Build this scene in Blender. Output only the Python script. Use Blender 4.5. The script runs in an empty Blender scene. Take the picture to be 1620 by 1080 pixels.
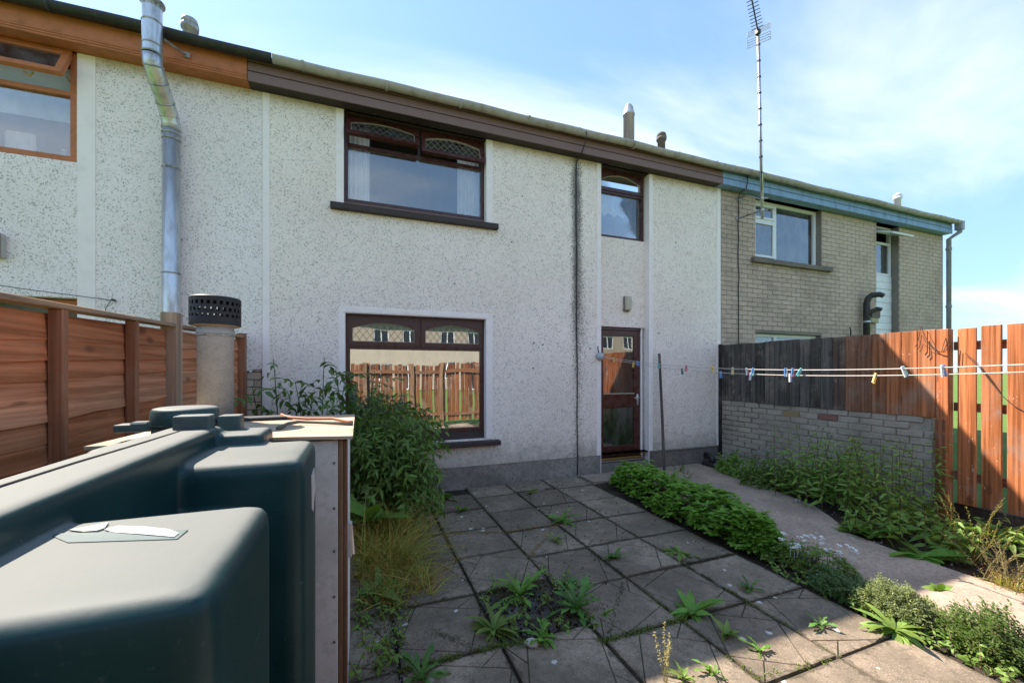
import bpy, bmesh, math, random
from mathutils import Vector, Matrix, Euler, noise as mnoise
R = math.radians
SC = bpy.context.scene
COL = SC.collection

# ---------------------------------------------------------------- camera, sky, sun, exposure
cam_d = bpy.data.cameras.new('camera'); cam = bpy.data.objects.new('camera', cam_d); COL.objects.link(cam)
cam.location = (0, 0, 1.575); cam.rotation_euler = (R(90), 0, R(-20.7))
cam_d.sensor_width = 36; cam_d.lens = 14.222; cam_d.shift_y = 47/1620
cam_d.clip_start = .05; cam_d.clip_end = 2000
SC.camera = cam
SUN = Vector((-.42, .505, .752)).normalized()          # towards the sun
sun_el = math.asin(SUN.z); sun_az = math.atan2(SUN.x, SUN.y)
world = bpy.data.worlds.new('World'); SC.world = world; world.use_nodes = True
wn = world.node_tree; wn.nodes.clear()
def wnode(t, **k):
    n = wn.nodes.new(t)
    for a, b in k.items(): setattr(n, a, b)
    return n
sky = wnode('ShaderNodeTexSky', sky_type='NISHITA', sun_disc=False, sun_elevation=sun_el, sun_rotation=sun_az,
            air_density=1.0, dust_density=.35, ozone_density=2.2, altitude=60)
tc = wnode('ShaderNodeTexCoord'); sep = wnode('ShaderNodeSeparateXYZ'); wn.links.new(tc.outputs['Generated'], sep.inputs[0])
def wmath(op, a, b=None):
    n = wnode('ShaderNodeMath', operation=op)
    for i, v in enumerate((a, b)):
        if v is None: continue
        if isinstance(v, (int, float)): n.inputs[i].default_value = v
        else: wn.links.new(v, n.inputs[i])
    return n.outputs[0]
zz = wmath('ADD', wmath('MAXIMUM', sep.outputs[2], 0), .12)
cx_ = wmath('DIVIDE', sep.outputs[0], zz); cy_ = wmath('DIVIDE', sep.outputs[1], zz)
comb = wnode('ShaderNodeCombineXYZ'); wn.links.new(cx_, comb.inputs[0]); wn.links.new(cy_, comb.inputs[1])
mp = wnode('ShaderNodeMapping'); wn.links.new(comb.outputs[0], mp.inputs[0])
mp.inputs['Rotation'].default_value = (0, 0, R(-25)); mp.inputs['Scale'].default_value = (.42, .95, 1); mp.inputs['Location'].default_value = (.35, 1.7, 0)
n1 = wnode('ShaderNodeTexNoise'); wn.links.new(mp.outputs[0], n1.inputs['Vector'])
n1.inputs['Scale'].default_value = 1.15; n1.inputs['Detail'].default_value = 7; n1.inputs['Roughness'].default_value = .52; n1.inputs['Distortion'].default_value = .5
rmp = wnode('ShaderNodeMapRange', interpolation_type='SMOOTHSTEP'); wn.links.new(n1.outputs[0], rmp.inputs[0])
rmp.inputs[1].default_value = .43; rmp.inputs[2].default_value = .82; rmp.inputs[3].default_value = 0; rmp.inputs[4].default_value = .9
# thin milky veil over the whole sky, thickening towards the horizon, then white cirrus
hz = wnode('ShaderNodeMapRange', interpolation_type='SMOOTHSTEP'); wn.links.new(sep.outputs[2], hz.inputs[0])
hz.inputs[1].default_value = 0.0; hz.inputs[2].default_value = .7; hz.inputs[3].default_value = .66; hz.inputs[4].default_value = .34
tint = wnode('ShaderNodeMix', data_type='RGBA', blend_type='MULTIPLY'); tint.inputs[0].default_value = 1
wn.links.new(sky.outputs[0], tint.inputs[6]); tint.inputs[7].default_value = (.66, .72, .74, 1)
mixv = wnode('ShaderNodeMix', data_type='RGBA'); wn.links.new(hz.outputs[0], mixv.inputs[0])
wn.links.new(tint.outputs[2], mixv.inputs[6]); mixv.inputs[7].default_value = (1.25, 2.05, 3.1, 1)
mixc = wnode('ShaderNodeMix', data_type='RGBA'); wn.links.new(rmp.outputs[0], mixc.inputs[0])
wn.links.new(mixv.outputs[2], mixc.inputs[6]); mixc.inputs[7].default_value = (3.9, 3.95, 4.0, 1)
bg = wnode('ShaderNodeBackground'); wn.links.new(mixc.outputs[2], bg.inputs[0]); bg.inputs[1].default_value = .12
wo = wnode('ShaderNodeOutputWorld'); wn.links.new(bg.outputs[0], wo.inputs[0])
sun_d = bpy.data.lights.new('sun', 'SUN'); sun_o = bpy.data.objects.new('sun', sun_d); COL.objects.link(sun_o)
sun_d.energy = 3.7; sun_d.angle = R(.53); sun_d.color = (1, .90, .78)
sun_o.rotation_euler = (-SUN).to_track_quat('-Z', 'Y').to_euler(); sun_o.location = (-6, 8, 14)
SC.view_settings.view_transform = 'Standard'; SC.view_settings.look = 'None'
SC.view_settings.gamma = 1; SC.view_settings.use_curve_mapping = False; SC.view_settings.exposure = 1.78

rnd = random.Random(7)
def uni(a, b): return rnd.uniform(a, b)

# ---------------------------------------------------------------- mesh and object helpers
def box(bm, x0, x1, y0, y1, z0, z1, bev=0, M=None, seg=1):
    g = bmesh.ops.create_cube(bm, size=1)
    vs = g['verts']
    T = Matrix.Translation(((x0+x1)/2, (y0+y1)/2, (z0+z1)/2)) @ Matrix.Diagonal((x1-x0, y1-y0, z1-z0, 1))
    bmesh.ops.transform(bm, matrix=T, verts=vs)
    if bev:
        es = list({e for v in vs for e in v.link_edges})
        r = bmesh.ops.bevel(bm, geom=es, offset=bev, segments=seg, affect='EDGES', profile=.6)
        vs = list({v for f in r['faces'] for v in f.verts} | {v for v in vs if v.is_valid})
    if M is not None: bmesh.ops.transform(bm, matrix=M, verts=vs)
    return vs
def tube(bm, pts, r, n=8, cap=True):
    pts = [Vector(p) for p in pts]; rings = []
    rs = r if isinstance(r, (list, tuple)) else [r]*len(pts)
    up = Vector((0, 0, 1)); prev = None
    for i, p in enumerate(pts):
        d = (pts[min(i+1, len(pts)-1)] - pts[max(i-1, 0)]).normalized()
        if prev is None:
            a = d.cross(up if abs(d.z) < .95 else Vector((1, 0, 0))).normalized()
        else: a = (prev - d*prev.dot(d)).normalized()
        prev = a; b = d.cross(a)
        rings.append([bm.verts.new(p + (a*math.cos(2*math.pi*k/n) + b*math.sin(2*math.pi*k/n))*rs[i]) for k in range(n)])
    for u, w in zip(rings, rings[1:]):
        for k in range(n): bm.faces.new((u[k], u[(k+1) % n], w[(k+1) % n], w[k]))
    if cap and n > 2:
        bm.faces.new(rings[0][::-1]); bm.faces.new(rings[-1])
def lathe(bm, prof, cx, cy, n=24):
    rings = [[bm.verts.new((cx+r*math.cos(2*math.pi*k/n), cy+r*math.sin(2*math.pi*k/n), z)) for k in range(n)] for r, z in prof]
    for u, w in zip(rings, rings[1:]):
        for k in range(n): bm.faces.new((u[k], u[(k+1) % n], w[(k+1) % n], w[k]))
    bm.faces.new(rings[0][::-1]); bm.faces.new(rings[-1])
def poly_prism(bm, pts, z0, z1, ch=0):
    if ch:
        c = Vector((sum(p[0] for p in pts)/len(pts), sum(p[1] for p in pts)/len(pts)))
        tp = [(p[0]+(c.x-p[0])/max(1e-6, math.hypot(c.x-p[0], c.y-p[1]))*ch, p[1]+(c.y-p[1])/max(1e-6, math.hypot(c.x-p[0], c.y-p[1]))*ch) for p in pts]
    else: tp = pts
    a = [bm.verts.new((x, y, z0)) for x, y in pts]; n = len(pts)
    if ch:
        b = [bm.verts.new((x, y, z1-ch)) for x, y in pts]; t = [bm.verts.new((x, y, z1)) for x, y in tp]
        for k in range(n):
            bm.faces.new((a[k], a[(k+1) % n], b[(k+1) % n], b[k])); bm.faces.new((b[k], b[(k+1) % n], t[(k+1) % n], t[k]))
    else:
        t = [bm.verts.new((x, y, z1)) for x, y in tp]
        for k in range(n): bm.faces.new((a[k], a[(k+1) % n], t[(k+1) % n], t[k]))
    bm.faces.new(t)
def clip(poly, a, b, c, gap):           # keep a*x+b*y <= c-gap
    out = []
    for i, p in enumerate(poly):
        q = poly[(i+1) % len(poly)]
        dp = a*p[0]+b*p[1]-c+gap; dq = a*q[0]+b*q[1]-c+gap
        if dp <= 0: out.append(p)
        if dp*dq < 0:
            t = dp/(dp-dq); out.append((p[0]+(q[0]-p[0])*t, p[1]+(q[1]-p[1])*t))
    return out
def mesh(name, bm, m, smooth=False):
    bmesh.ops.recalc_face_normals(bm, faces=bm.faces[:])
    me = bpy.data.meshes.new(name); bm.to_mesh(me); bm.free()
    for x in (m if isinstance(m, list) else [m]): me.materials.append(x)
    if smooth:
        for p in me.polygons: p.use_smooth = True
    return me
def mesh_vf(name, V, F, m, smooth=True):
    me = bpy.data.meshes.new(name); me.from_pydata(V, [], F); me.update()
    for x in (m if isinstance(m, list) else [m]): me.materials.append(x)
    if smooth: me.polygons.foreach_set('use_smooth', [True]*len(me.polygons))
    return me
def link(name, me, parent=None, loc=None, rot=None, scale=None, color=None, label=None, kind=None):
    o = bpy.data.objects.new(name, me); COL.objects.link(o)
    if loc is not None: o.location = loc
    if rot is not None: o.rotation_euler = rot
    if scale is not None: o.scale = scale
    if color is not None: o.color = (*color[:3], 1)
    if label: o['label'] = label
    if kind: o['kind'] = kind
    if parent:
        o.parent = parent; o.matrix_parent_inverse = parent.matrix_basis.inverted()
    return o
def part(name, bm, m, parent=None, smooth=False, **k): return link(name, mesh(name, bm, m, smooth), parent, **k)
def tag(o, label, cat, group=None):
    o['label'] = label; o['category'] = cat
    if group: o['group'] = group
    return o
def thing(name, label, cat, loc=(0, 0, 0), group=None, rot=None):
    o = bpy.data.objects.new(name, None); COL.objects.link(o); o.location = loc; o.empty_display_size = .1
    if rot is not None: o.rotation_euler = rot
    return tag(o, label, cat, group)
def bx(name, m, parent, *a, bev=0, color=None, label=None, M=None, seg=1, smooth=False):
    bm = bmesh.new(); box(bm, *a, bev=bev, M=M, seg=seg); return part(name, bm, m, parent, color=color, label=label, smooth=smooth)
def struct(name, me): o = link(name, me); o['kind'] = 'structure'; return o
def copy_tree(root, loc, rot=None, scale=None):
    r = root.copy(); COL.objects.link(r); r.location = loc
    if rot is not None: r.rotation_euler = rot
    if scale is not None: r.scale = scale
    for ch in root.children:
        c = ch.copy(); COL.objects.link(c); c.parent = r
        for g in ch.children:
            d = g.copy(); COL.objects.link(d); d.parent = c
    return r

# ---------------------------------------------------------------- materials
def srgb(r, g, b):
    f = lambda c: (c/255/12.92) if c <= 10 else ((c/255+.055)/1.055)**2.4
    return (f(r), f(g), f(b), 1)
class NM:
    def __init__(s, name, rough=.8, spec=.3):
        s.m = bpy.data.materials.new(name); s.m.use_nodes = True; s.t = s.m.node_tree
        s.b = s.t.nodes['Principled BSDF']; s.b.inputs['Roughness'].default_value = rough
        s.b.inputs['Specular IOR Level'].default_value = spec; s.out = s.t.nodes['Material Output']
    def n(s, typ, ins=None, **k):
        n = s.t.nodes.new(typ)
        for a, b in k.items(): setattr(n, a, b)
        for i, v in (ins or {}).items(): s.put(n.inputs[i], v)
        return n
    def put(s, sock, v):
        if isinstance(v, bpy.types.NodeSocket): s.t.links.new(v, sock)
        else: sock.default_value = v
    def pos(s): return s.n('ShaderNodeNewGeometry').outputs['Position']
    def obj(s): return s.n('ShaderNodeTexCoord').outputs['Object']
    def rand(s): return s.n('ShaderNodeObjectInfo').outputs['Random']
    def ocol(s): return s.n('ShaderNodeObjectInfo').outputs['Color']
    def sc(s, v, x, y, z):
        return s.n('ShaderNodeVectorMath', {0: v, 1: (x, y, z)}, operation='MULTIPLY').outputs[0]
    def shift(s, v):                 # separate every object's texture
        r = s.n('ShaderNodeMath', {0: s.rand(), 1: 37.0}, operation='MULTIPLY').outputs[0]
        return s.n('ShaderNodeVectorMath', {0: v, 1: r}, operation='ADD').outputs[0]
    def noise(s, v, scale, det=4, rough=.55, dist=0):
        return s.n('ShaderNodeTexNoise', {'Vector': v, 'Scale': scale, 'Detail': det, 'Roughness': rough, 'Distortion': dist}).outputs[0]
    def vor(s, v, scale, feat='F1', out=0, rnd=1):
        return s.n('ShaderNodeTexVoronoi', {'Vector': v, 'Scale': scale, 'Randomness': rnd}, feature=feat).outputs[out]
    def mr(s, v, a, b, c=0., d=1.): return s.n('ShaderNodeMapRange', {0: v, 1: a, 2: b, 3: c, 4: d}, interpolation_type='SMOOTHSTEP').outputs[0]
    def ma(s, op, a, b=0.): return s.n('ShaderNodeMath', {0: a, 1: b}, operation=op).outputs[0]
    def mix(s, f, a, b, mode='MIX'):
        n = s.n('ShaderNodeMix', data_type='RGBA', blend_type=mode); s.put(n.inputs[0], f); s.put(n.inputs[6], a); s.put(n.inputs[7], b); return n.outputs[2]
    def hsv(s, c, h=.5, sa=1., v=1.): return s.n('ShaderNodeHueSaturation', {'Hue': h, 'Saturation': sa, 'Value': v, 'Color': c}).outputs[0]
    def bump(s, h, strength=.5, dist=.01):
        b = s.n('ShaderNodeBump', {'Height': h, 'Strength': strength, 'Distance': dist}); s.t.links.new(b.outputs[0], s.b.inputs['Normal']); return b
    def xyz(s, v): return s.n('ShaderNodeSeparateXYZ', {0: v}).outputs
    def col(s, c): s.put(s.b.inputs['Base Color'], c); return s
    def rough(s, v): s.put(s.b.inputs['Roughness'], v); return s

def paint(name, c, rough=.45, dirt=.25, dirtcol=(.08, .07, .06, 1), bump=.15, spec=.4, streak=False):
    m = NM(name, rough, spec); p = m.pos()
    d = m.noise(m.sc(p, 6, 6, 1.2 if streak else 6), 1.6, 6, .65)
    f = m.mr(d, .42, .78, 0., dirt)
    fine = m.noise(p, 55, 3)
    base = m.mix(m.ma('MULTIPLY', fine, .18), c, (c[0]*.7, c[1]*.7, c[2]*.7, 1))
    m.col(m.mix(f, base, dirtcol)); m.rough(m.mr(d, .3, .8, rough-.08, rough+.18)); m.bump(fine, bump, .003)
    return m.m
def pebbledash(name, tone, stain=False):
    m = NM(name, .92, .15); p = m.pos()
    w = m.n('ShaderNodeVectorMath', {0: p, 1: m.n('ShaderNodeTexNoise', {'Vector': p, 'Scale': 60.}).outputs[1]}, operation='ADD').outputs[0]
    v = m.n('ShaderNodeTexVoronoi', {'Vector': p, 'Scale': 105., 'Randomness': 1.}, feature='F1')
    e = m.n('ShaderNodeTexVoronoi', {'Vector': p, 'Scale': 105., 'Randomness': 1.}, feature='DISTANCE_TO_EDGE')
    cellr = m.xyz(v.outputs['Color'])[0]
    big = m.noise(p, .9, 5, .6); mid = m.noise(p, 9, 5, .6)
    c = m.mix(m.mr(big, .3, .75), tone, (tone[0]*.92, tone[1]*.91, tone[2]*.89, 1))
    c = m.mix(m.mr(cellr, .80, .95, 0., .3), c, (.42, .37, .29, 1))
    c = m.mix(m.mr(cellr, .0, .12, .6, 0.), c, (.92, .90, .85, 1))
    spk = m.mr(m.ma('ADD', m.xyz(v.outputs['Color'])[2], m.ma('MULTIPLY', m.ma('SUBTRACT', mid, .5), .5)), .80, .96, 0., .66)
    c = m.mix(spk, c, (.24, .21, .17, 1))
    gap = m.mr(e.outputs['Distance'], 0., .08, .14, 0.)
    c = m.mix(gap, c, (.15, .135, .11, 1))
    x, y, z = m.xyz(p)
    # brown tint under the eaves and darker tint along the foot, noisy edges
    top = m.mr(m.ma('ADD', z, m.ma('MULTIPLY', mid, .25)), 4.72, 4.95, 0., .5)
    c = m.mix(top, c, (.36, .27, .16, 1))
    foot = m.mr(m.ma('ADD', z, m.ma('MULTIPLY', mid, -.5)), -.1, .5, .55, 0.)
    c = m.mix(foot, c, (.17, .16, .13, 1))
    if stain:
        # black algae running down beside the loose cable
        dl = m.ma('SUBTRACT', 3.06, x); dr_ = m.ma('MULTIPLY', m.ma('SUBTRACT', x, 3.06), m.mr(z, 2.2, 4.2, .55, .95))
        d_ = m.ma('MAXIMUM', dl, dr_)
        wob = m.ma('MULTIPLY', m.ma('SUBTRACT', m.noise(m.sc(p, 3, 3, 1.1), 2.2, 4, .6), .5), .10)
        fall = m.mr(m.ma('ADD', d_, wob), -.015, .19, 1., 0.)
        amt = m.ma('MULTIPLY', m.mr(z, .9, 3.3, .34, 1.), m.mr(z, 4.50, 4.80, 1., .45))
        tot = m.ma('MULTIPLY', m.ma('POWER', fall, 1.5), amt)
        rv = m.ma('ADD', m.ma('MULTIPLY', m.xyz(v.outputs['Color'])[1], .8), m.ma('MULTIPLY', m.noise(p, 21, 3, .7), .3))
        st = m.mr(m.ma('SUBTRACT', m.ma('MULTIPLY', tot, .86), rv), -.22, .12, 0., .8)
        st = m.ma('MAXIMUM', m.ma('MULTIPLY', st, m.mr(tot, .03, .2)), m.ma('MULTIPLY', m.mr(m.ma('ADD', tot, m.ma('MULTIPLY', m.ma('SUBTRACT', m.noise(p, 12, 4, .6), .5), .3)), .25, 1.), .62))
        c = m.mix(st, c, (.012, .012, .011, 1))
    m.col(c)
    h = m.ma('ADD', m.mr(e.outputs['Distance'], 0., .32), m.ma('MULTIPLY', m.noise(p, 30, 4, .62), 1.1))
    m.bump(h, .32, .006)
    return m.m
def wood(name, axis, c_dark=.45, rough=.8, weather=.5, wcol=(.30, .26, .22, 1), flake=0.):
    """colour from the object's own colour; grain along the given axis"""
    m = NM(name, rough, .2); p = m.shift(m.pos())
    s = [34., 34., 34.]; s[axis] = .8
    g = m.noise(m.sc(p, *s), 1.0, 5, .6, .12)
    s2 = [110., 110., 110.]; s2[axis] = 2.5
    fine = m.noise(m.sc(p, *s2), 1.0, 3, .6)
    c = m.ocol()
    dark = m.hsv(c, .5, 1.05, c_dark)
    k = m.mix(m.mr(g, .33, .68), dark, c)
    ks = [5.5, 5.5, 5.5]; ks[axis] = 2.3
    kn = m.vor(m.sc(p, *ks), 1.0)
    knot = m.mr(kn, .07, .17, .8, 0.)
    k = m.mix(knot, k, m.hsv(c, .5, 1., .28))
    patch = m.noise(m.sc(p, 3, 3, 3), 1., 5, .65)
    k = m.mix(m.mr(patch, .46, .72, 0., weather), k, wcol)
    k = m.mix(m.mr(fine, .55, .8, 0., .35), k, m.hsv(c, .5, .8, .35))
    fs = [60., 60., 60.]; fs[axis] = 16.
    fl = m.ma('MULTIPLY', m.mr(m.noise(m.sc(p, *fs), 1., 3, .6), .655, .70), m.mr(m.noise(m.sc(p, 4, 4, 4), 1., 3, .6), .45, .62))
    k = m.mix(m.ma('MULTIPLY', fl, flake), k, (.62, .55, .46, 1))
    m.col(k); m.bump(m.ma('ADD', m.ma('MULTIPLY', g, .7), m.ma('MULTIPLY', fine, .6)), .55, .004)
    return m.m
def concrete(name, c, c2, spots=0., rough=.9, scale=1., speck=.5, bumpd=.004, lichen=(.62, .60, .55, 1), mottle=0.):
    m = NM(name, rough, .2); p = m.shift(m.pos())
    a = m.noise(p, 2.2*scale, 7, .65); b = m.noise(p, 26*scale, 5, .7); f = m.noise(p, 160, 2, .6)
    k = m.mix(m.mr(a, .35, .66), c, c2)
    k = m.mix(m.mr(b, .46, .66, 0., .68 if mottle > .3 else .25), k, (c[0]*.38, c[1]*.42, c[2]*.40, 1))
    k = m.mix(m.mr(f, .54, .68, 0., speck), k, (min(1, c[0]*1.9), min(1, c[1]*1.9), min(1, c[2]*1.85), 1))
    rr = m.hsv(k, .5, 1., m.mr(m.rand(), 0., 1., .78, 1.2)); k = rr
    wv = m.noise(m.pos(), 1.7, 6, .7, .4); k = m.mix(m.mr(wv, .38, .7, 0., mottle), k, (c[0]*.36, c[1]*.37, c[2]*.36, 1))
    st2 = m.noise(m.pos(), 7.5, 5, .7); k = m.mix(m.mr(st2, .52, .70, 0., mottle*.8), k, (c[0]*.5, c[1]*.49, c[2]*.47, 1))
    if mottle > .7:
        o3 = m.xyz(m.obj()); ed = m.ma('SUBTRACT', .276, m.ma('MAXIMUM', m.ma('ABSOLUTE', o3[0]), m.ma('ABSOLUTE', o3[1])))
        nn = m.ma('MULTIPLY', m.ma('SUBTRACT', m.noise(m.pos(), 19, 4, .65), .42), .11)
        k = m.mix(m.mr(m.ma('SUBTRACT', ed, nn), .0, .012, .55, 0.), k, (.05, .042, .028, 1))
    if spots:
        v = m.n('ShaderNodeTexVoronoi', {'Vector': m.n('ShaderNodeVectorMath', {0: p, 1: m.sc(m.n('ShaderNodeTexNoise', {'Vector': p, 'Scale': 22.}).outputs[1], .05, .05, .05)}, operation='ADD').outputs[0], 'Scale': 5.2}, feature='F1'); v.inputs['Vector'].links[0].from_node; v = m.n('ShaderNodeTexVoronoi', {'Vector': m.sc(v.inputs['Vector'].links[0].from_socket, 1, 1, 0), 'Scale': 5.2}, feature='F1', voronoi_dimensions='2D')
        on = m.mr(m.xyz(v.outputs['Color'])[1], .78, .80)
        sz = m.mr(m.xyz(v.outputs['Color'])[0], 0., 1., .02, .11)
        bl = m.mr(m.ma('DIVIDE', v.outputs['Distance'], sz), .75, 1., spots, 0.)
        k = m.mix(m.ma('MULTIPLY', bl, on), k, lichen)
    m.col(k); m.bump(m.ma('ADD', b, m.ma('MULTIPLY', f, .6)), .6, bumpd)
    return m.m
def brickmat(name, c, c2, dirt=.35, dcol=(.05, .048, .042, 1)):
    m = NM(name, .9, .2); p = m.shift(m.pos()); w = m.pos()
    a = m.noise(p, 20, 5, .7); b = m.noise(w, 1.6, 5, .65); f = m.noise(p, 130, 2)
    k = m.mix(m.rand(), c, c2)
    k = m.mix(m.mr(a, .45, .7, 0., .4), k, (c[0]*.55, c[1]*.55, c[2]*.52, 1))
    k = m.mix(m.mr(b, .42, .72, 0., dirt), k, dcol)
    m.col(k); m.bump(m.ma('ADD', a, m.ma('MULTIPLY', f, .5)), .6, .003)
    return m.m
def glass(name, refl, tint=(1, 1, 1, 1), rough=0.):
    m = NM(name); t = m.t; t.nodes.remove(m.b)
    g = m.n('ShaderNodeBsdfGlossy', {0: (.96, .98, 1., 1), 1: rough}); tr = m.n('ShaderNodeBsdfTransparent', {0: tint})
    fr = m.n('ShaderNodeFresnel', {0: 1.52}).outputs[0]
    wob = m.noise(m.sc(m.pos(), 1.1, 1.1, 1.6), 1., 1, .4)
    bp = m.n('ShaderNodeBump', {'Height': wob, 'Strength': .16, 'Distance': .02}); m.t.links.new(bp.outputs[0], g.inputs['Normal'])
    f = m.ma('MINIMUM', m.ma('ADD', fr, refl), 1.)
    mx = m.n('ShaderNodeMixShader', {0: f, 1: tr.outputs[0], 2: g.outputs[0]})
    film = m.n('ShaderNodeBsdfDiffuse', {0: (.5, .48, .44, 1)}); fn = m.mr(m.noise(m.sc(m.pos(), 5, 5, 2), 1.5, 5, .65), .35, .75, .01, .09)
    m2 = m.n('ShaderNodeMixShader', {0: fn, 1: mx.outputs[0], 2: film.outputs[0]}); t.links.new(m2.outputs[0], m.out.inputs[0])
    return m.m
def leafmat(name, c, c2, trans=.35, rough=.5, dead=None, objvar=True):
    m = NM(name, rough, .35); p = m.pos()
    v = m.noise(p, 14, 3, .6)
    k = m.mix(m.mr(v, .32, .68), c, c2)
    if objvar: k = m.hsv(k, m.mr(m.rand(), 0., 1., .49, .51), 1., m.mr(m.rand(), 0., 1., .75, 1.25))
    if dead: k = m.mix(m.mr(m.noise(p, 23, 3, .7), .55, .68, 0., .8), k, dead)
    m.col(k)
    tr = m.n('ShaderNodeBsdfTranslucent', {0: m.mix(1., k, (.95, 1.0, .45, 1), 'MULTIPLY')})
    mx = m.n('ShaderNodeMixShader', {0: trans, 1: m.b.outputs[0], 2: tr.outputs[0]}); m.t.links.new(mx.outputs[0], m.out.inputs[0])
    return m.m
def plain(name, c, rough=.6, metal=0., spec=.4, var=.2, obj=False):
    m = NM(name, rough, spec); m.b.inputs['Metallic'].default_value = metal
    n = m.noise(m.pos(), 30, 4, .6); base = m.ocol() if obj else c
    m.col(m.mix(m.mr(n, .35, .75, 0., var), base, m.hsv(base, .5, .9, .45))); m.bump(n, .1, .002)
    return m.m

MT = dict(
 dash=pebbledash('pebbledash render', (.99, .875, .79, 1), True), dash2=pebbledash('neighbour pebbledash', (.97, .875, .84, 1)),
 band=paint('white masonry paint', (.95, .86, .82, 1), .7, .2, (.5, .47, .42, 1), .2, .2),
 plinth=concrete('plinth concrete', (.30, .265, .235, 1), (.20, .18, .16, 1), 0, speck=.15, mottle=.5),
 mahog=paint('mahogany upvc', (.062, .017, .014, 1), .32, .3, (.11, .085, .075, 1), .05, .5),
 brown=paint('brown fascia paint', (.215, .128, .115, 1), .5, .35, (.2, .165, .15, 1), .2, .35),
 brown2=paint('dark brown soffit paint', (.05, .036, .034, 1), .6, .3, (.12, .1, .09, 1), .2, .3),
 orange=paint('orange stained timber', (.50, .17, .065, 1), .5, .45, (.18, .075, .035, 1), .3, .35),
 blue=paint('blue fascia paint', (.235, .37, .56, 1), .55, .55, (.10, .12, .15, 1), .2, .3, True),
 gutter=paint('weathered grey gutter', (.42, .38, .335, 1), .6, .7, (.18, .16, .12, 1), .2, .3),
 gutterb=paint('black gutter', (.022, .022, .024, 1), .4, .5, (.09, .085, .05, 1), .2, .4),
 roof=concrete('roof felt', (.06, .055, .05, 1), (.09, .085, .08, 1)),
 inside=plain('room plaster', (.22, .2, .17, 1), .9),
 insidew=plain('light room plaster', (.5, .5, .5, 1), .9),
 upvc=paint('white upvc', (.78, .79, .80, 1), .35, .18, (.4, .39, .36, 1), .05, .5),
 glassL=glass('living room glass', .40), glassU=glass('upstairs glass', .09), glassD=glass('door glass', .10), glassN=glass('neighbour glass', .14),
 lead=plain('lead strip', (.2, .2, .19, 1), .5, .6), fan=paint('pale glazing bead', (.42, .38, .30, 1), .5),
 curtain=plain('white curtain cloth', (.78, .78, .76, 1), .9, 0, .1, .1), 
 buff=brickmat('buff brick', (.58, .45, .36, 1), (.47, .365, .295, 1), .4, (.22, .18, .14, 1)), mortar=concrete('mortar', (.22, .19, .155, 1), (.16, .14, .12, 1)),
 gbrick=brickmat('grey garden brick', (.47, .405, .33, 1), (.385, .335, .275, 1), .65, (.20, .175, .135, 1)), gmortar=concrete('garden wall mortar', (.36, .31, .255, 1), (.24, .21, .175, 1)),
 cem=concrete('cement sill', (.24, .20, .17, 1), (.17, .145, .12, 1)),
 lfence=wood('brown fence timber', 1, .5, .75, .35, (.48, .27, .14, 1)), lpost=wood('brown post timber', 2, .5, .75, .3, (.36, .27, .2, 1)),
 rfence=wood('stained fence timber', 2, .40, .75, .5, (.30, .24, .19, 1), flake=.8), rrail=wood('rail timber', 1, .5, .8, .3), xrail=wood('cross rail timber', 0, .5, .8, .3),
 slab=concrete('paving slab', (.32, .252, .188, 1), (.185, .148, .112, 1), .85, .92, 1., .5, mottle=.71), path=concrete('path concrete', (.50, .385, .30, 1), (.37, .285, .225, 1), .6, .92, 1.2, .5, .004, mottle=.4),
 soil=concrete('soil', (.035, .028, .02, 1), (.055, .042, .03, 1), 0, .97, 3., .3, .02), stone=concrete('pebble', (.24, .22, .2, 1), (.12, .11, .1, 1)),
 groove=concrete('joint dirt', (.085, .072, .052, 1), (.06, .06, .035, 1), 0, .97, 3., .2),
 steel=None, grass=None)
def steelmat(name, c, rough, dirt):
    m = NM(name, rough, .5); p = m.pos(); m.b.inputs['Metallic'].default_value = .85
    n = m.noise(m.sc(p, 14, 14, 3), 1.2, 5, .65); m.col(m.mix(m.mr(n, .4, .75, 0., dirt), c, (.12, .10, .075, 1))); m.rough(m.mr(n, .3, .8, rough, rough+.3)); m.bump(n, .15, .004)
    return m.m
MT['steel'] = steelmat('galvanised steel', (.62, .63, .65, 1), .32, .5)
MT['steeld'] = steelmat('dirty steel', (.45, .44, .40, 1), .45, .8)
MT['brass'] = plain('brass strip', (.55, .38, .13, 1), .4, .8)
def tankmat():
    m = NM('faded green plastic', .5, .25); g = m.n('ShaderNodeNewGeometry'); p = g.outputs['Position']
    nz = m.xyz(g.outputs['Normal'])[2]
    a = m.noise(p, 9, 5, .6); b = m.noise(p, 3, 4, .6); f = m.noise(p, 90, 3, .6)
    base = m.mix(m.mr(b, .35, .7), (.006, .032, .034, 1), (.010, .042, .043, 1))
    scr = m.mr(m.noise(m.sc(p, 40, 6, 40), 1., 3, .5), .70, .76, 0., .35)
    base = m.mix(scr, base, (.12, .19, .2, 1))
    # bleached plastic and settled dust on everything that faces up
    dust = m.ma('MULTIPLY', m.mr(m.ma('ADD', nz, m.ma('MULTIPLY', m.ma('SUBTRACT', a, .5), .25)), .62, .97, 0., .88), m.mr(b, .25, .8, 1., .75))
    pt = m.ma('ADD', g.outputs['Pointiness'], m.ma('MULTIPLY', m.ma('SUBTRACT', a, .5), .05))
    base = m.mix(m.mr(pt, .53, .58, 0., .5), base, (.12, .16, .155, 1))
    k = m.mix(dust, base, (.170, .172, .158, 1))
    m.col(m.mix(m.mr(f, .6, .75, 0., .25), k, (.10, .12, .115, 1)))
    m.rough(m.mr(dust, 0., 1., .36, .72)); m.bump(m.ma('ADD', a, m.ma('MULTIPLY', f, .25)), .12, .006)
    return m.m
MT['tank'] = tankmat()
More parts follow.
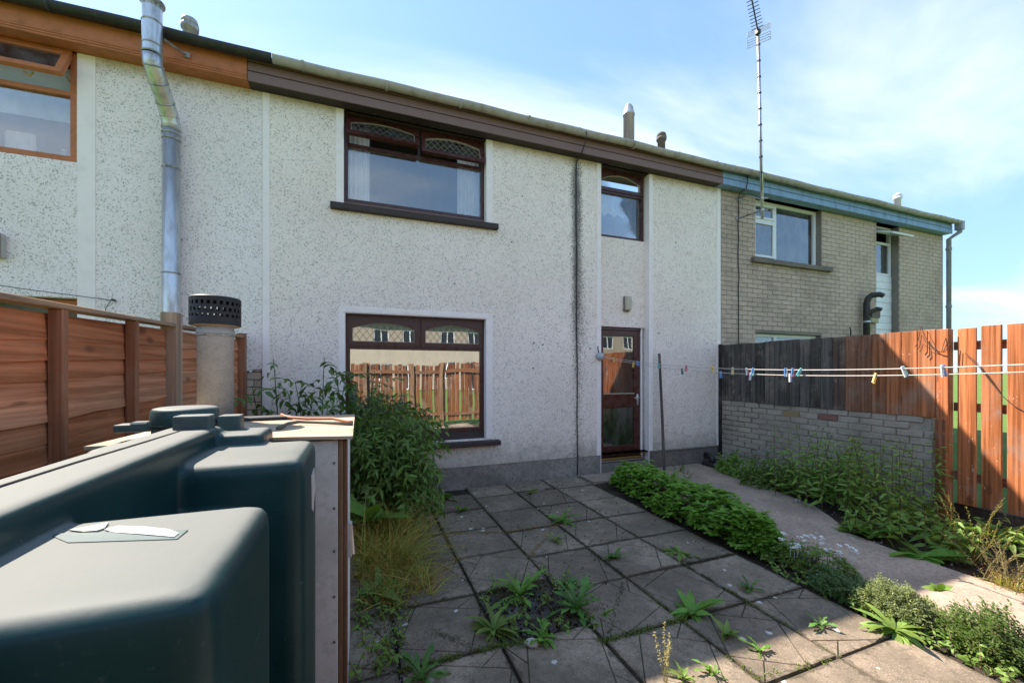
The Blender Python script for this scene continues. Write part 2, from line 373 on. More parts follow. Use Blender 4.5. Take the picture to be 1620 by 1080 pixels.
def grassmat():
    m = NM('ground grass', .95, .1); p = m.pos(); a = m.noise(p, 1.1, 6, .65); b = m.noise(p, 30, 4, .7)
    k = m.mix(m.mr(a, .35, .7), (.10, .19, .04, 1), (.15, .21, .06, 1)); m.col(m.mix(m.mr(b, .4, .7, 0., .6), k, (.06, .11, .025, 1))); m.bump(b, .8, .03)
    return m.m
MT['grass'] = grassmat()
# ---------------------------------------------------------------- ground, yard, path
bm = bmesh.new(); bmesh.ops.create_grid(bm, x_segments=1, y_segments=1, size=600, matrix=Matrix.Translation((0, 0, -.05)))
struct('ground', mesh('ground', bm, MT['grass']))
bm = bmesh.new(); bmesh.ops.create_grid(bm, x_segments=90, y_segments=70, size=.5)
for v in bm.verts:
    v.co = Vector((2.35+v.co.x*7.3, 2.37+v.co.y*6.1, -.03)); v.co.z += .022*(mnoise.noise(v.co*4)+.5*mnoise.noise(v.co*11))
struct('yard_soil', mesh('yard_soil', bm, MT['soil'], True))

# paving: squares scored with a pinwheel of false joints; every slab is a piece of its own
def slab_mesh(kind, seed):
    r = random.Random(seed); S = .57-.015; h = S/2; bm = bmesh.new()
    box(bm, -h+.002, h-.002, -h+.002, h-.002, -.04, -.007)
    sq = [(-h, -h), (h, -h), (h, h), (-h, h)]
    if kind == 0: cells = [sq]
    else:
        t = (.68, .62, .74, .3)[kind-1]
        pts = [(-h+S*t, -h), (h, -h+S*(t+r.uniform(-.06, .06))), (h-S*t, h), (-h, h-S*t)]
        cells = [pts]
        for i in range(4):
            a = pts[i-1]; c = sq[i]; b = pts[i]
            tri = [a, c, b]
            q = r.uniform(.35, .6); mid = (a[0]+(b[0]-a[0])*q, a[1]+(b[1]-a[1])*q)
            if kind in (1, 3) or i % 2: cells += [[a, c, mid], [c, b, mid]]
            else: cells += [tri]
    for c in cells:
        cc = (sum(p[0] for p in c)/len(c), sum(p[1] for p in c)/len(c))
        g = .003 if kind else 0; out = c
        for i in range(len(c)):
            p, q = c[i], c[(i+1) % len(c)]; nx, ny = q[1]-p[1], -(q[0]-p[0]); L = math.hypot(nx, ny); nx /= L; ny /= L
            out = clip(out, nx, ny, nx*p[0]+ny*p[1], g)
        if len(out) >= 3: poly_prism(bm, out, -.03, r.uniform(-.0012, .0), .003)
    nf = 6
    me = mesh('paving_slab', bm, [MT['slab'], MT['groove']])
    for p_ in me.polygons:
        if kind and p_.center.z < -.0065 and p_.normal.z > .9: p_.material_index = 1
    return me
SLABS = [slab_mesh(0, 1), slab_mesh(1, 2), slab_mesh(2, 3), slab_mesh(3, 4), slab_mesh(4, 5)]
patio = bpy.data.objects.new('patio', None); COL.objects.link(patio); patio['kind'] = 'structure'; patio['label'] = 'grey concrete slab patio with weeds growing in the joints'
HOLE = {(0, 2)}
for i in range(-2, 4):                                   # columns from the box to the planting strip
    x = .77+.57*(i+.5)
    y0 = 2.2 if i < 1 else 2.02
    for j in range(-5, 6):
        y = y0+.57*(j+.5)
        if y > 5.33 or (i == 0 and j == 0): continue
        if y+.285 > 5.36: 
            sy = (5.36-(y-.285))/.57
        else: sy = 1
        k = rnd.choice((1, 2, 3, 1, 4, 2) if (x < 1.7 and y < 3.6) or rnd.random() < .28 else (0, 0, 4, 0))
        if y < 2.0: k = rnd.choice((1, 3, 2, 0))
        o = link('paving_slab', SLABS[k], patio, (x+uni(-.003, .003), y-(.285*(1-sy)), uni(-.005, .004)),
                 (R(uni(-.45, .45)), R(uni(-.45, .45)), R(90*rnd.randrange(4)+uni(-.4, .4))))
        if sy < 1:
            o.rotation_euler.z = 0; o.scale.y = sy
# concrete path on the right, running to the door
bm = bmesh.new()
pl = [(3.42, -.65), (4.42, -.65), (4.41, .6), (4.40, 1.6), (4.40, 2.1), (4.46, 2.5), (4.75, 2.85), (5.0, 3.2), (5.2, 4.0), (5.36, 4.75), (5.4, 5.35), (3.12, 5.35), (3.12, 4.98), (3.62, 4.9), (3.66, 3.6), (3.64, 2.6), (3.48, 1.9), (3.44, 1.0)]
poly_prism(bm, pl, -.04, .004, .004)
o = struct('path', mesh('path', bm, MT['path'])); o['label'] = 'worn concrete path between planting strip and weedy bed'
# crack across the path
# ---------------------------------------------------------------- house builders
def wall_holes(bm, x0, x1, z0, z1, holes, y, depth=.2):
    xs = sorted({x0, x1, *[h[0] for h in holes], *[h[1] for h in holes]}); zs = sorted({z0, z1, *[h[2] for h in holes], *[h[3] for h in holes]})
    inh = lambda a, b: any(h[0]-1e-6 <= a and b <= h[1]+1e-6 for h in [])
    for xa, xb in zip(xs, xs[1:]):
        for za, zb in zip(zs, zs[1:]):
            cx, cz = (xa+xb)/2, (za+zb)/2
            if any(h[0] < cx < h[1] and h[2] < cz < h[3] for h in holes): continue
            for yy, s in ((y, 1), (y+depth, -1)):
                q = [bm.verts.new(p) for p in ((xa, yy, za), (xb, yy, za), (xb, yy, zb), (xa, yy, zb))]
                bm.faces.new(q if s > 0 else q[::-1])
    for h in holes+[(x0, x1, z0, z1)]:
        for (xa, za, xb, zb) in ((h[0], h[2], h[1], h[2]), (h[1], h[2], h[1], h[3]), (h[1], h[3], h[0], h[3]), (h[0], h[3], h[0], h[2])):
            bm.faces.new([bm.verts.new(p) for p in ((xa, y, za), (xa, y+depth, za), (xb, y+depth, zb), (xb, y, zb))])
    bmesh.ops.remove_doubles(bm, verts=bm.verts[:], dist=1e-5)
YW = 5.36; ZE = 4.78
def shell(parent, x0, x1, roofc=None):
    bx('back_wall', MT['insidew'], parent, x0+.02, x1-.02, 10.0, 10.2, 0, ZE)
    bx('party_wall', MT['inside'], parent, x0+.005, x0+.1, YW+.22, 10.0, 0, ZE)
    bx('party_wall', MT['inside'], parent, x1-.1, x1-.005, YW+.22, 10.0, 0, ZE)
    bx('ceiling', MT['inside'], parent, x0+.1, x1-.1, YW+.22, 10.0, 4.84, 4.9)
    bx('upper_floor', MT['inside'], parent, x0+.1, x1-.1, YW+.22, 10.0, 2.55, 2.75)
    bx('ground_floor', MT['inside'], parent, x0+.1, x1-.1, YW+.22, 10.0, -.02, .06)
    bm = bmesh.new()
    for ya, za, yb, zb in ((5.145, 4.99, 7.75, 6.06), (7.75, 6.06, 10.4, 4.99)):
        q = [(x0, ya, za), (x1, ya, za), (x1, yb, zb), (x0, yb, zb)]
        lo = [bm.verts.new(p) for p in q]; hi = [bm.verts.new((p[0], p[1], p[2]+.06)) for p in q]
        bm.faces.new(lo[::-1]); bm.faces.new(hi)
        for k in range(4): bm.faces.new((lo[k], lo[(k+1) % 4], hi[(k+1) % 4], hi[k]))
    return part('roof', bm, MT['roof'], parent)
def eaves(parent, x0, x1, m, msoff, zb=4.77, planks=((4.77, 4.876), (4.887, 4.978), (4.989, 5.055)), rib=False):
    for i, (a, b) in enumerate(planks):
        bx('fascia_board', m, parent, x0+.001, x1-.001, 5.185+(.003 if i == 1 else 0), 5.202, a, b, bev=.004)
    bx('fascia_backing', MT['gutterb'], parent, x0+.003, x1-.003, 5.203, 5.2125, zb+.02, 5.05)  # black sheet puts the shade of the plank gaps into colour
    bx('soffit', msoff, parent, x0+.002, x1-.002, 5.213, 5.60, zb+.012, zb+.03)
    if rib:
        for k in range(3): bx('fascia_moulding', m, parent, x0+.001, x1-.001, 5.172+.004*k, 5.186, zb-.004+.026*k, zb+.016+.026*k, bev=.005)
def gutter(parent, x0, x1, m, zt=5.04, step=.9, yc=5.105, ph=.3):
    bm = bmesh.new(); n = 40; r = .058; ri = .052; rows = []
    for i in range(n+1):
        x = x0+(x1-x0)*i/n; dz = .006*math.sin(x*2.1)+.004*math.sin(x*5.3)
        pr = [(yc-r*math.cos(math.pi*k/10), zt+dz-r*math.sin(math.pi*k/10)*1.25) for k in range(11)]
        pr += [(yc+ri*math.cos(math.pi*k/10), zt+dz-ri*math.sin(math.pi*k/10)*1.25) for k in range(11)]
        rows.append([bm.verts.new((x, a, b)) for a, b in pr])
    N = len(rows[0])
    for u, w in zip(rows, rows[1:]):
        for k in range(N): bm.faces.new((u[k], u[(k+1) % N], w[(k+1) % N], w[k]))
    bm.faces.new(rows[0]); bm.faces.new(rows[-1][::-1])
    g = part('gutter', bm, m, parent, True)
    x = x0+ph
    while x < x1-.1:
        bm = bmesh.new()
        rr = [[bm.verts.new((xx, yc-(r+.006)*math.cos(math.pi*k/10), zt-(r+.006)*math.sin(math.pi*k/10)*1.25)) for k in range(11)] for xx in (x-.014, x+.014)]
        r2 = [[bm.verts.new((xx, yc-(r-.004)*math.cos(math.pi*k/10), zt-(r-.004)*math.sin(math.pi*k/10)*1.25)) for k in range(11)] for xx in (x-.014, x+.014)]
        for k in range(10):
            bm.faces.new((rr[0][k], rr[0][k+1], rr[1][k+1], rr[1][k])); bm.faces.new((r2[0][k], r2[1][k], r2[1][k+1], r2[0][k+1]))
            bm.faces.new((rr[0][k], r2[0][k], r2[0][k+1], rr[0][k+1])); bm.faces.new((rr[1][k], rr[1][k+1], r2[1][k+1], r2[1][k]))
        part('gutter_bracket', bm, m, g, True); x += step*uni(.85, 1.15)
    return g
def frame_mesh(bm, x0, x1, z0, z1, w, y, d, bars=()):
    """rectangular frame; butt joints; bars = (axis, centre, halfwidth, from, to)"""
    box(bm, x0, x1, y, y+d, z0, z0+w, bev=.004); box(bm, x0, x1, y, y+d, z1-w, z1, bev=.004)
    box(bm, x0, x0+w, y+.001, y+d-.001, z0+w, z1-w, bev=.003); box(bm, x1-w, x1, y+.001, y+d-.001, z0+w, z1-w, bev=.003)
    for ax, c, hw, a, b in bars:
        if ax == 'x': box(bm, c-hw, c+hw, y+.002, y+d-.002, a, b, bev=.003)
        else: box(bm, a, b, y+.003, y+d-.003, c-hw, c+hw, bev=.003)
def pane(parent, m, x0, x1, z0, z1, y, rot=0, hinge=None):
    bm = bmesh.new(); box(bm, x0, x1, y, y+.004, z0, z1)
    if rot: bmesh.ops.transform(bm, matrix=Matrix.Translation(hinge) @ Matrix.Rotation(rot, 4, 'X') @ Matrix.Translation(-Vector(hinge)), verts=bm.verts[:])
    return part('pane', bm, m, parent)
def arch_sash(parent, x0, x1, z0, z1, y, m, gm, b=.055, bt=.105, rise=.075, rot=0, lattice=True, d=.045):
    """top-hung casement with an arched, leaded light"""
    H = Matrix.Translation((0, y, z1)) @ Matrix.Rotation(-rot, 4, 'X') @ Matrix.Translation((0, -y, -z1))
    gx0, gx1, gz0, gz1 = x0+b, x1-b, z0+b, z1-bt+.055; sp = gz1-rise
    n = 14; arc = lambda x: sp+rise*(1-((x-(gx0+gx1)/2)/((gx1-gx0)/2))**2)
    inner = [(gx0, gz0), (gx1, gz0)]+[(gx1-(gx1-gx0)*k/n, arc(gx1-(gx1-gx0)*k/n)) for k in range(n+1)]
    outer = [(x0, z0), (x1, z0)]+[(x1-(x1-x0)*k/n, z1) for k in range(n+1)]
    def ring(inn, out, ya, yb):
        bm = bmesh.new(); L = []
        for pts in (out, inn): L.append([[bm.verts.new((p[0], yy, p[1])) for p in pts] for yy in (ya, yb)])
        N = len(inn)
        for k in range(N):
            j = (k+1) % N
            bm.faces.new((L[0][0][k], L[0][0][j], L[1][0][j], L[1][0][k])); bm.faces.new((L[0][1][k], L[1][1][k], L[1][1][j], L[0][1][j]))
            bm.faces.new((L[0][0][k], L[0][1][k], L[0][1][j], L[0][0][j])); bm.faces.new((L[1][0][k], L[1][0][j], L[1][1][j], L[1][1][k]))
        return bm
    bm = ring(inner, outer, y, y+d); bmesh.ops.transform(bm, matrix=H, verts=bm.verts[:]); part('sash', bm, m, parent)
    cx, cz = (gx0+gx1)/2, (gz0+gz1)/2
    inn2 = [(p[0]+(cx-p[0])*.016, p[1]+(cz-p[1])*.05) for p in inner]
    bm = ring(inn2, inner, y+.012, y+.02); bmesh.ops.transform(bm, matrix=H, verts=bm.verts[:]); part('glazing_bead', bm, MT['fan'], parent)
    bm = bmesh.new(); bm.faces.new([bm.verts.new((p[0], y+.022, p[1])) for p in inner]); bmesh.ops.transform(bm, matrix=H, verts=bm.verts[:]); part('pane', bm, gm, parent)
    if lattice:
        bm = bmesh.new(); s = .085
        for sg in (1, -1):
            c = -3.
            while c < 3:
                pts = []
                for q in range(161):
                    x = gx0+(gx1-gx0)*q/160; z = gz0+sg*(x-cx)*1.25+c
                    if gz0 < z < arc(x): pts.append((x, z))
                if len(pts) > 2: tube(bm, [(pts[0][0], y+.019, pts[0][1]), (pts[-1][0], y+.019, pts[-1][1])], .0024, 4)
                c += s*1.25
        if len(bm.verts):
            bmesh.ops.transform(bm, matrix=H, verts=bm.verts[:]); part('lead_lattice', bm, MT['lead'], parent)
        else: bm.free()
def curtain(name, label, x0, x1, z0, z1, y, m, folds=7, amp=.02, taper=0., group=None, scal=0):
    V, F = [], []; n = folds*6; k = 6
    for j in range(k+1):
        t = j/k
        for i in range(n+1):
            u = i/n; xx = x0+(x1-x0)*u*(1-taper*(1-t)*.0) + taper*(1-t)*(0)
            zb = z0+scal*abs(math.sin(u*math.pi*folds*.5))
            V.append((xx, y+amp*math.sin(u*folds*2*math.pi+.6*t), zb+(z1-zb)*t))
    for j in range(k):
        for i in range(n): a = j*(n+1)+i; F.append((a, a+1, a+n+2, a+n+1))
    return tag(link(name, mesh_vf(name, V, F, m)), label, 'curtain', group)

# ---------------------------------------------------------------- the white house in the middle
H = thing('terraced_house', 'white pebbledashed middle house with brown fascia and mahogany windows', 'house', (2.4, YW, 0))
X0, X1 = -1.04, 5.95
LW = (-.165, 1.647, .64, 2.30); UW = (-.182, 1.651, 3.60, ZE); BAY = (3.49, 4.41, .0, ZE)
bm = bmesh.new(); wall_holes(bm, X0, X1, .28, ZE, [LW, (UW[0], UW[1], UW[2], ZE), (BAY[0], BAY[1], .28, ZE)], YW, .22)
part('wall', bm, MT['dash'], H)
bm = bmesh.new(); box(bm, X0, 3.49, YW+.006, YW+.21, -.05, .279, bev=.004); part('plinth', bm, MT['plinth'], H)
bm = bmesh.new(); box(bm, 4.41, X1, YW+.006, YW+.21, -.05, .279, bev=.004); part('plinth', bm, MT['plinth'], H)
bx('drip_ledge', MT['plinth'], H, 4.5, X1-.03, YW-.012, YW+.01, .262, .284, bev=.004)
bm = bmesh.new(); wall_holes(bm, 3.49, 4.41, .14, ZE, [(3.5, 4.405, .15, 2.285), (3.5, 4.405, 3.70, ZE-.0)], YW+.10, .12); part('bay_panel', bm, MT['dash'], H)
bd = MT['band']
for (a, b, z0, z1) in ((-1.04, -.966, .28, ZE-.003), (-.262, -.182, 3.617, ZE-.003), (1.651, 1.738, 3.617, ZE-.003), (3.418, 3.49, .28, ZE-.003), (4.41, 4.476, .28, ZE-.003), (5.80, 5.945, .28, ZE-.003),
                       (-.235, -.165, .64, 2.30), (1.647, 1.78, .64, 2.30)):
    if a == 5.80: a = 5.86
    if a == 1.647: b = 1.735
    bx('trim_band', bd, H, a, b, YW-.008, YW+.05, z0, z1, bev=.003)
bx('trim_band', bd, H, -.235, 1.735, YW-.008, YW+.05, 2.302, 2.366, bev=.003)
# plain painted reveals
for x, s, z0, z1 in ((1.647, -1, .64, 2.30), (-.165, 1, .64, 2.30), (1.651, -1, 3.617, ZE), (-.182, 1, 3.617, ZE), (4.41, -1, .0, ZE), (3.49, 1, 0., ZE)):
    a, b = sorted((x, x+s*.006)); bx('reveal', bd, H, a, b, YW-.004, YW+.099, z0+.002, z1-.004)
bx('reveal', bd, H, -.159, 1.641, YW-.004, YW+.099, 2.293, 2.299)
shell(H, X0-.1, X1)
eaves(H, -1.15, 5.81, MT['brown'], MT['brown2'])
gutter(H, -.89, 5.95, MT['gutter'])
# dark boarded heads over the upstairs windows
bx('window_head', MT['brown2'], H, -.176, 1.645, YW+.03, YW+.099, 4.772, 4.781); bx('window_head', MT['brown2'], H, 3.497, 4.40, YW+.03, YW+.13, 4.772, 4.781)
# living room window
Wd = YW+.10
bm = bmesh.new(); frame_mesh(bm, -.158, 1.640, .745, 2.292, .052, Wd, .07, [('z', 1.876, .022, -.106, 1.588), ('x', .755, .016, 1.898, 2.24)])
w = part('window', bm, MT['mahog'], H, label='wide downstairs window reflecting a picket fence')
pane(w, MT['glassL'], -.106, 1.588, .797, 1.854, Wd+.03)
arch_sash(w, -.135, .739, 1.897, 2.245, Wd-.014, MT['mahog'], MT['glassL']); arch_sash(w, .771, 1.617, 1.897, 2.245, Wd-.014, MT['mahog'], MT['glassL'])
bx('sill_board', MT['brown2'], w, -.158, 1.640, Wd-.012, Wd+.06, .642, .744, bev=.004)
bm = bmesh.new(); vs = box(bm, -.32, 1.832, 5.262, YW+.10, .560, .636, bev=.006)
for v in bm.verts:
    if v.co.y < 5.3 and v.co.z > .6: v.co.z -= .018
part('sill', bm, MT['brown2'], w)
# bedroom window
bm = bmesh.new(); frame_mesh(bm, -.175, 1.644, 3.69, 4.775, .045, Wd, .07, [('z', 4.412, .022, -.13, 1.599), ('x', .745, .018, 4.434, 4.73)])
w = part('window', bm, MT['mahog'], H, label='wide upstairs window with both fanlights open')
pane(w, MT['glassU'], -.13, 1.599, 3.735, 4.390, Wd+.03)
arch_sash(w, -.150, .728, 4.425, 4.765, Wd-.022, MT['mahog'], MT['glassU'], rot=R(29)); arch_sash(w, .765, 1.620, 4.425, 4.765, Wd-.022, MT['mahog'], MT['glassU'], rot=R(18))
bm = bmesh.new(); box(bm, -.325, 1.805, 5.29, YW+.10, 3.535, 3.612, bev=.006); part('sill', bm, MT['brown2'], w)
bx('sill_board', MT['brown'], w, -.175, 1.644, Wd-.01, Wd+.05, 3.614, 3.689, bev=.004)
curtain('curtain', 'white curtain drawn to the left side of the bedroom window', -.15, .13, 3.66, 4.75, Wd+.16, MT['curtain'], 5, group='bedroom curtains')
curtain('curtain', 'white curtain drawn to the right side of the bedroom window', 1.30, 1.62, 3.66, 4.75, Wd+.16, MT['curtain'], 6, group='bedroom curtains')
# landing window over the door
Yb = YW+.13
bm = bmesh.new(); frame_mesh(bm, 3.498, 4.402, 3.702, 4.775, .045, Yb, .07, [('z', 4.43, .022, 3.543, 4.357)])
w = part('window', bm, MT['mahog'], H, label='narrow upstairs window with a net curtain above the door')
pane(w, MT['glassU'], 3.543, 4.357, 3.747, 4.408, Yb+.03)
arch_sash(w, 3.52, 4.382, 4.447, 4.765, Yb-.014, MT['mahog'], MT['glassU'], rise=.10, lattice=False)
net = plain('net curtain', (.6, .62, .62, 1), .9, 0, .1, .35)
curtain('net_curtain', 'white net half curtain in the narrow window above the door', 3.55, 4.35, 4.08, 4.74, Yb+.13, net, 9, .012, scal=.07)
# back door
mh = MT['mahog']
bm = bmesh.new(); box(bm, 3.498, 3.545, Yb, Yb+.08, .16, 2.28, bev=.003); box(bm, 3.545, 4.345, Yb, Yb+.08, 2.235, 2.28, bev=.003)
d = part('door_frame', bm, mh, H)
bx('frame_edge', bd, d, 4.346, 4.378, Yb-.005, Yb+.08, .16, 2.28, bev=.003); bx('frame_gap', MT['gutterb'], d, 4.378, 4.404, Yb+.02, Yb+.08, .02, 2.28)
bx('threshold', MT['brass'], d, 3.545, 4.345, Yb-.03, Yb+.03, .165, .20, bev=.004)
bm = bmesh.new(); Yd = Yb+.015
box(bm, 3.547, 3.632, Yd, Yd+.045, .205, 2.232, bev=.003); box(bm, 4.225, 4.343, Yd, Yd+.045, .205, 2.232, bev=.003)
for a, b in ((.205, .375), (.985, 1.205), (2.145, 2.232)): box(bm, 3.632, 4.225, Yd+.001, Yd+.044, a, b, bev=.003)
d = part('door', bm, mh, H, label='brown glazed back door with two panes')
bx('glazing_strip', MT['fan'], d, 3.632, 4.225, Yd-.004, Yd+.01, 1.206, 1.222); 
pane(d, MT['glassD'], 3.632, 4.225, 1.222, 2.145, Yd+.02); pane(d, MT['glassD'], 3.632, 4.225, .375, .985, Yd+.02)
bm = bmesh.new(); box(bm, 4.268, 4.302, Yd-.014, Yd, 1.02, 1.20, bev=.004); tube(bm, [(4.285, Yd-.012, 1.145), (4.285, Yd-.05, 1.145), (4.27, Yd-.055, 1.145), (4.19, Yd-.055, 1.14)], .009, 8); part('handle', bm, MT['steel'], d, True)
bx('doorstep', MT['plinth'], H, 3.495, 4.405, YW+.004, Yb+.05, -.03, .13, bev=.008)
# boiler flue and vents on the roof
bm = bmesh.new(); lathe(bm, [(.095, 5.35), (.095, 6.12), (.104, 6.12), (.104, 6.15), (.092, 6.15), (.075, 6.26), (.05, 6.27), (.05, 6.30)], 4.49, 6.0); part('flue', bm, MT['steel'], H, True)
def roofvent(parent, x, y, z0, z1, m, r=.085):
    bm = bmesh.new(); lathe(bm, [(r*.8, z0), (r*.8, z1-.16), (r*1.05, z1-.15), (r*1.1, z1-.10), (r*.95, z1-.10), (r*.95, z1-.085), (r*1.05, z1-.08), (r*.9, z1-.03), (r*.4, z1)], x, y, 16); part('roof_vent', bm, m, parent, True)
roofvent(H, 5.21, 6.0, 5.4, 5.97, MT['cem'])

# ---------------------------------------------------------------- left neighbour
HL = thing('terraced_house', 'left neighbouring white pebbledashed house with orange timber fascia', 'house', (-3.2, YW, 0))
XL = -8.0
bm = bmesh.new(); wall_holes(bm, XL, -1.043, .0, ZE, [(-4.9, -2.66, 3.675, ZE), (-4.4, -2.64, .8, 2.31), (-1.2, -1.043, .0, 1.60)], YW+.001, .22); part('wall', bm, MT['dash2'], HL)
bx('trim_band', bd, HL, -2.655, -2.512, YW-.007, YW+.05, .0, ZE-.003, bev=.003)
bx('backing_wall', MT['mortar'], HL, -1.2, -1.044, YW+.03, YW+.2, .0, 1.62)
for r_ in range(19):
    z = .02+r_*.086
    for (a, b) in (((-1.196, -1.05),) if r_ % 2 else ((-1.196, -1.13), (-1.122, -1.05))):
        bx('brick', MT['buff'], HL, a, b, YW+.012, YW+.06, z, z+.077, bev=.004)
bm = bmesh.new()                                            # broken lower edge of the render
xx = -1.2; poly = [(-1.2, 1.70)]
pts = [(-1.2+.157*k/7, 1.575+.075*[0, .1, -.3, .35, .2, .8, .95, 1.0][k]) for k in range(8)]
fr = [bm.verts.new((x, YW-.003, z)) for x, z in pts]+[bm.verts.new((-1.043, YW-.003, 1.69)), bm.verts.new((-1.2, YW-.003, 1.69))]
bk = [bm.verts.new((v.co.x, YW+.03, v.co.z)) for v in fr]; bm.faces.new(fr); bm.faces.new(bk[::-1])
for k in range(len(fr)): bm.faces.new((fr[k], fr[(k+1) % len(fr)], bk[(k+1) % len(fr)], bk[k]))
part('render_edge', bm, MT['dash2'], HL)
shell(HL, XL, -1.145)
eaves(HL, XL, -1.152, MT['orange'], MT['orange'], planks=((4.77, 5.06),), rib=True)
gutter(HL, XL, -.895, MT['gutterb'], ph=.6)
om = MT['orange']
bm = bmesh.new(); frame_mesh(bm, -4.89, -2.663, 3.68, 4.775, .055, YW+.012, .07, [('z', 4.36, .024, -4.835, -2.718)])
w = part('window', bm, om, HL, label='orange framed upstairs window with its top light swung open')
pane(w, MT['glassU'], -4.835, -2.718, 3.735, 4.336, YW+.05)
WL = Wd-.07
Hs = Matrix.Translation((0, WL-.01, 4.76)) @ Matrix.Rotation(R(-27), 4, 'X') @ Matrix.Translation((0, -(WL-.01), -4.76))
bm = bmesh.new(); frame_mesh(bm, -4.2, -2.69, 4.40, 4.76, .06, WL-.05, .05); bmesh.ops.transform(bm, matrix=Hs, verts=bm.verts[:]); part('sash', bm, om, w)
pane(w, MT['glassU'], -4.14, -2.75, 4.46, 4.70, WL-.03, R(-27), (0, WL-.01, 4.76))
bm = bmesh.new(); tube(bm, [(-2.72, Wd+.02, 4.44), (-2.72, Wd-.13, 4.50)], .006, 6); tube(bm, [(-3.0, Wd-.2, 4.44), (-2.97, Wd-.17, 4.415), (-2.93, Wd-.2, 4.44)], .008, 6); part('stay', bm, MT['brass'], w)
bm = bmesh.new(); frame_mesh(bm, -4.39, -2.645, .81, 2.30, .05, Wd, .07); w = part('window', bm, om, HL, label='orange framed downstairs window mostly hidden by fence'); pane(w, MT['glassU'], -4.34, -2.695, .86, 2.25, Wd+.03)
o = bx('roller_blind', plain('blind cloth', (.62, .66, .66, 1), .9, 0, .1, .05), None, -4.8, -2.72, 4.14, 4.15, 4.14, 4.70); bpy.data.objects.remove(o)
tag(bx('roller_blind', bpy.data.materials['blind cloth'], None, -4.82, -2.72, Wd+.12, Wd+.125, 4.16, 4.72), 'pale roller blind half lowered in the orange framed window', 'blind')
sillt = bx('inner_sill', MT['insidew'], w, -4.84, -2.72, YW+.215, YW+.45, 3.70, 3.745); sillt.parent = HL; sillt.matrix_parent_inverse = HL.matrix_basis.inverted()
wp = plain('white plastic', (.6, .57, .56, 1), .5)
c = thing('chair', 'white plastic chair back showing in the upper left window', 'chair', (-3.2, 5.9, 2.75))
bm = bmesh.new(); box(bm, -3.33, -3.10, 5.60, 5.63, 3.72, 4.0, bev=.03, seg=3); part('backrest', bm, wp, c, True)
bm = bmesh.new(); box(bm, -3.36, -3.07, 5.63, 5.9, 3.40, 3.44, bev=.015); part('seat', bm, wp, c)
for x in (-3.34, -3.09):
    for y in (5.66, 5.88): bm = bmesh.new(); tube(bm, [(x, y, 2.75), (x, y, 3.41)], .014, 8); part('leg', bm, wp, c)
def bottle(x, h, lab, colr):
    b = thing('bottle', lab, 'bottle', (x, 5.62, 3.745), 'bottles on the upstairs window sill')
    m = plain('bottle plastic', colr, .3); bm = bmesh.new(); lathe(bm, [(.026, 3.745), (.028, 3.76), (.028, 3.745+h*.6), (.012, 3.745+h*.75), (.012, 3.745+h*.8)], x, 5.62, 12); part('body', bm, m, b, True)
    bm = bmesh.new(); lathe(bm, [(.016, 3.745+h*.8), (.018, 3.745+h*.98), (.013, 3.745+h)], x, 5.62, 12); part('cap', bm, wp, b, True)
bottle(-2.89, .15, 'shorter pale blue bottle on the orange window sill', (.25, .5, .55, 1)); bottle(-2.775, .19, 'taller pale blue bottle nearest the right jamb of the orange window', (.32, .55, .6, 1))
roofvent(HL, -1.93, 6.0, 5.4, 5.88, MT['steeld'])

# ---------------------------------------------------------------- right neighbour: buff brick end house
HR = thing('brick_house', 'buff brick end terrace house with blue fascia and white windows', 'house', (9.4, YW, 0))
RX0, RX1 = 5.955, 12.95
holes = [(6.80, 8.62, 3.63, ZE), (6.80, 8.62, .85, 2.285), (10.39, 11.20, .0, ZE)]
bm = bmesh.new(); wall_holes(bm, RX0, RX1, .0, ZE, holes, YW+.006, .2); part('mortar_wall', bm, MT['mortar'], HR)
bvar = []
for k in range(5):
    r = random.Random(60+k); bm = bmesh.new(); box(bm, -.1235, .1235, 0, .09, -.0375, .0375, bev=.0035)
    for v in bm.verts: v.co += Vector((r.uniform(-.0015, .0015), r.uniform(-.0025, .0025), r.uniform(-.0015, .0015)))
    bvar.append(mesh('brick', bm, MT['buff']))
bl = []
BH, BL = .0835, .257
for row in range(57):
    z = .04+row*BH
    if z+.038 > ZE: break
    segs = [(RX0+.003, RX1)]
    for h in holes:
        if h[2]-.02 < z < h[3]+.02:
            segs = [s for a, b in segs for s in ((a, min(b, h[0])), (max(a, h[1]), b)) if s[1]-s[0] > .02]
    for a, b in segs:
        x = RX0-(BL/2 if row % 2 else 0)
        while x < b:
            xa, xb = max(x, a), min(x+BL, b)
            if xb-xa > .03: bl.append(((xa+xb)/2, z, xb-xa-.010))
            x += BL
vis = sorted([q for q in bl if q[1] > 2.03+max(0, (q[0]-5.95))*.03 or q[1] > 2.3], key=lambda q: q[0]**2*.8+(q[1]-1.6)**2)
near = set(vis[:292])
stuffbm = bmesh.new()
for q in bl:
    cx, z, L = q
    if q in near:
        o = link('brick', rnd.choice(bvar), HR, (cx, YW+uni(-.0012, .0012), z+uni(-.0015, .0015)), (0, 0, R(uni(-.3, .3))), (L/.247, 1, 1))
    else: box(stuffbm, cx-L/2, cx+L/2, YW+uni(-.001, .001), YW+.05, z-.0375, z+.0375)
o = part('brickwork', stuffbm, MT['buff'], HR); o['kind'] = 'stuff'
for x, s in ((6.80, 1), (8.62, -1), (10.39, 1), (11.20, -1)):                     # brick returns of the openings
    for row in range(57):
        z = .04+row*BH
        if x in (6.8, 8.62) and not (3.63 < z < ZE or .85 < z < 2.285): continue
        if x in (6.8, 10.39): continue
        a, b = sorted((x+.001, x-s*.03-.0)); box_ = None
shell(HR, RX0, RX1)
bx('gable_wall', MT['mortar'], HR, RX1, RX1+.02, YW+.2, 10.2, 0, ZE)
eaves(HR, 5.812, 12.93, MT['blue'], MT['blue'])
g = gutter(HR, 5.952, 13.12, MT['gutter'], ph=.5)
up = MT['upvc']
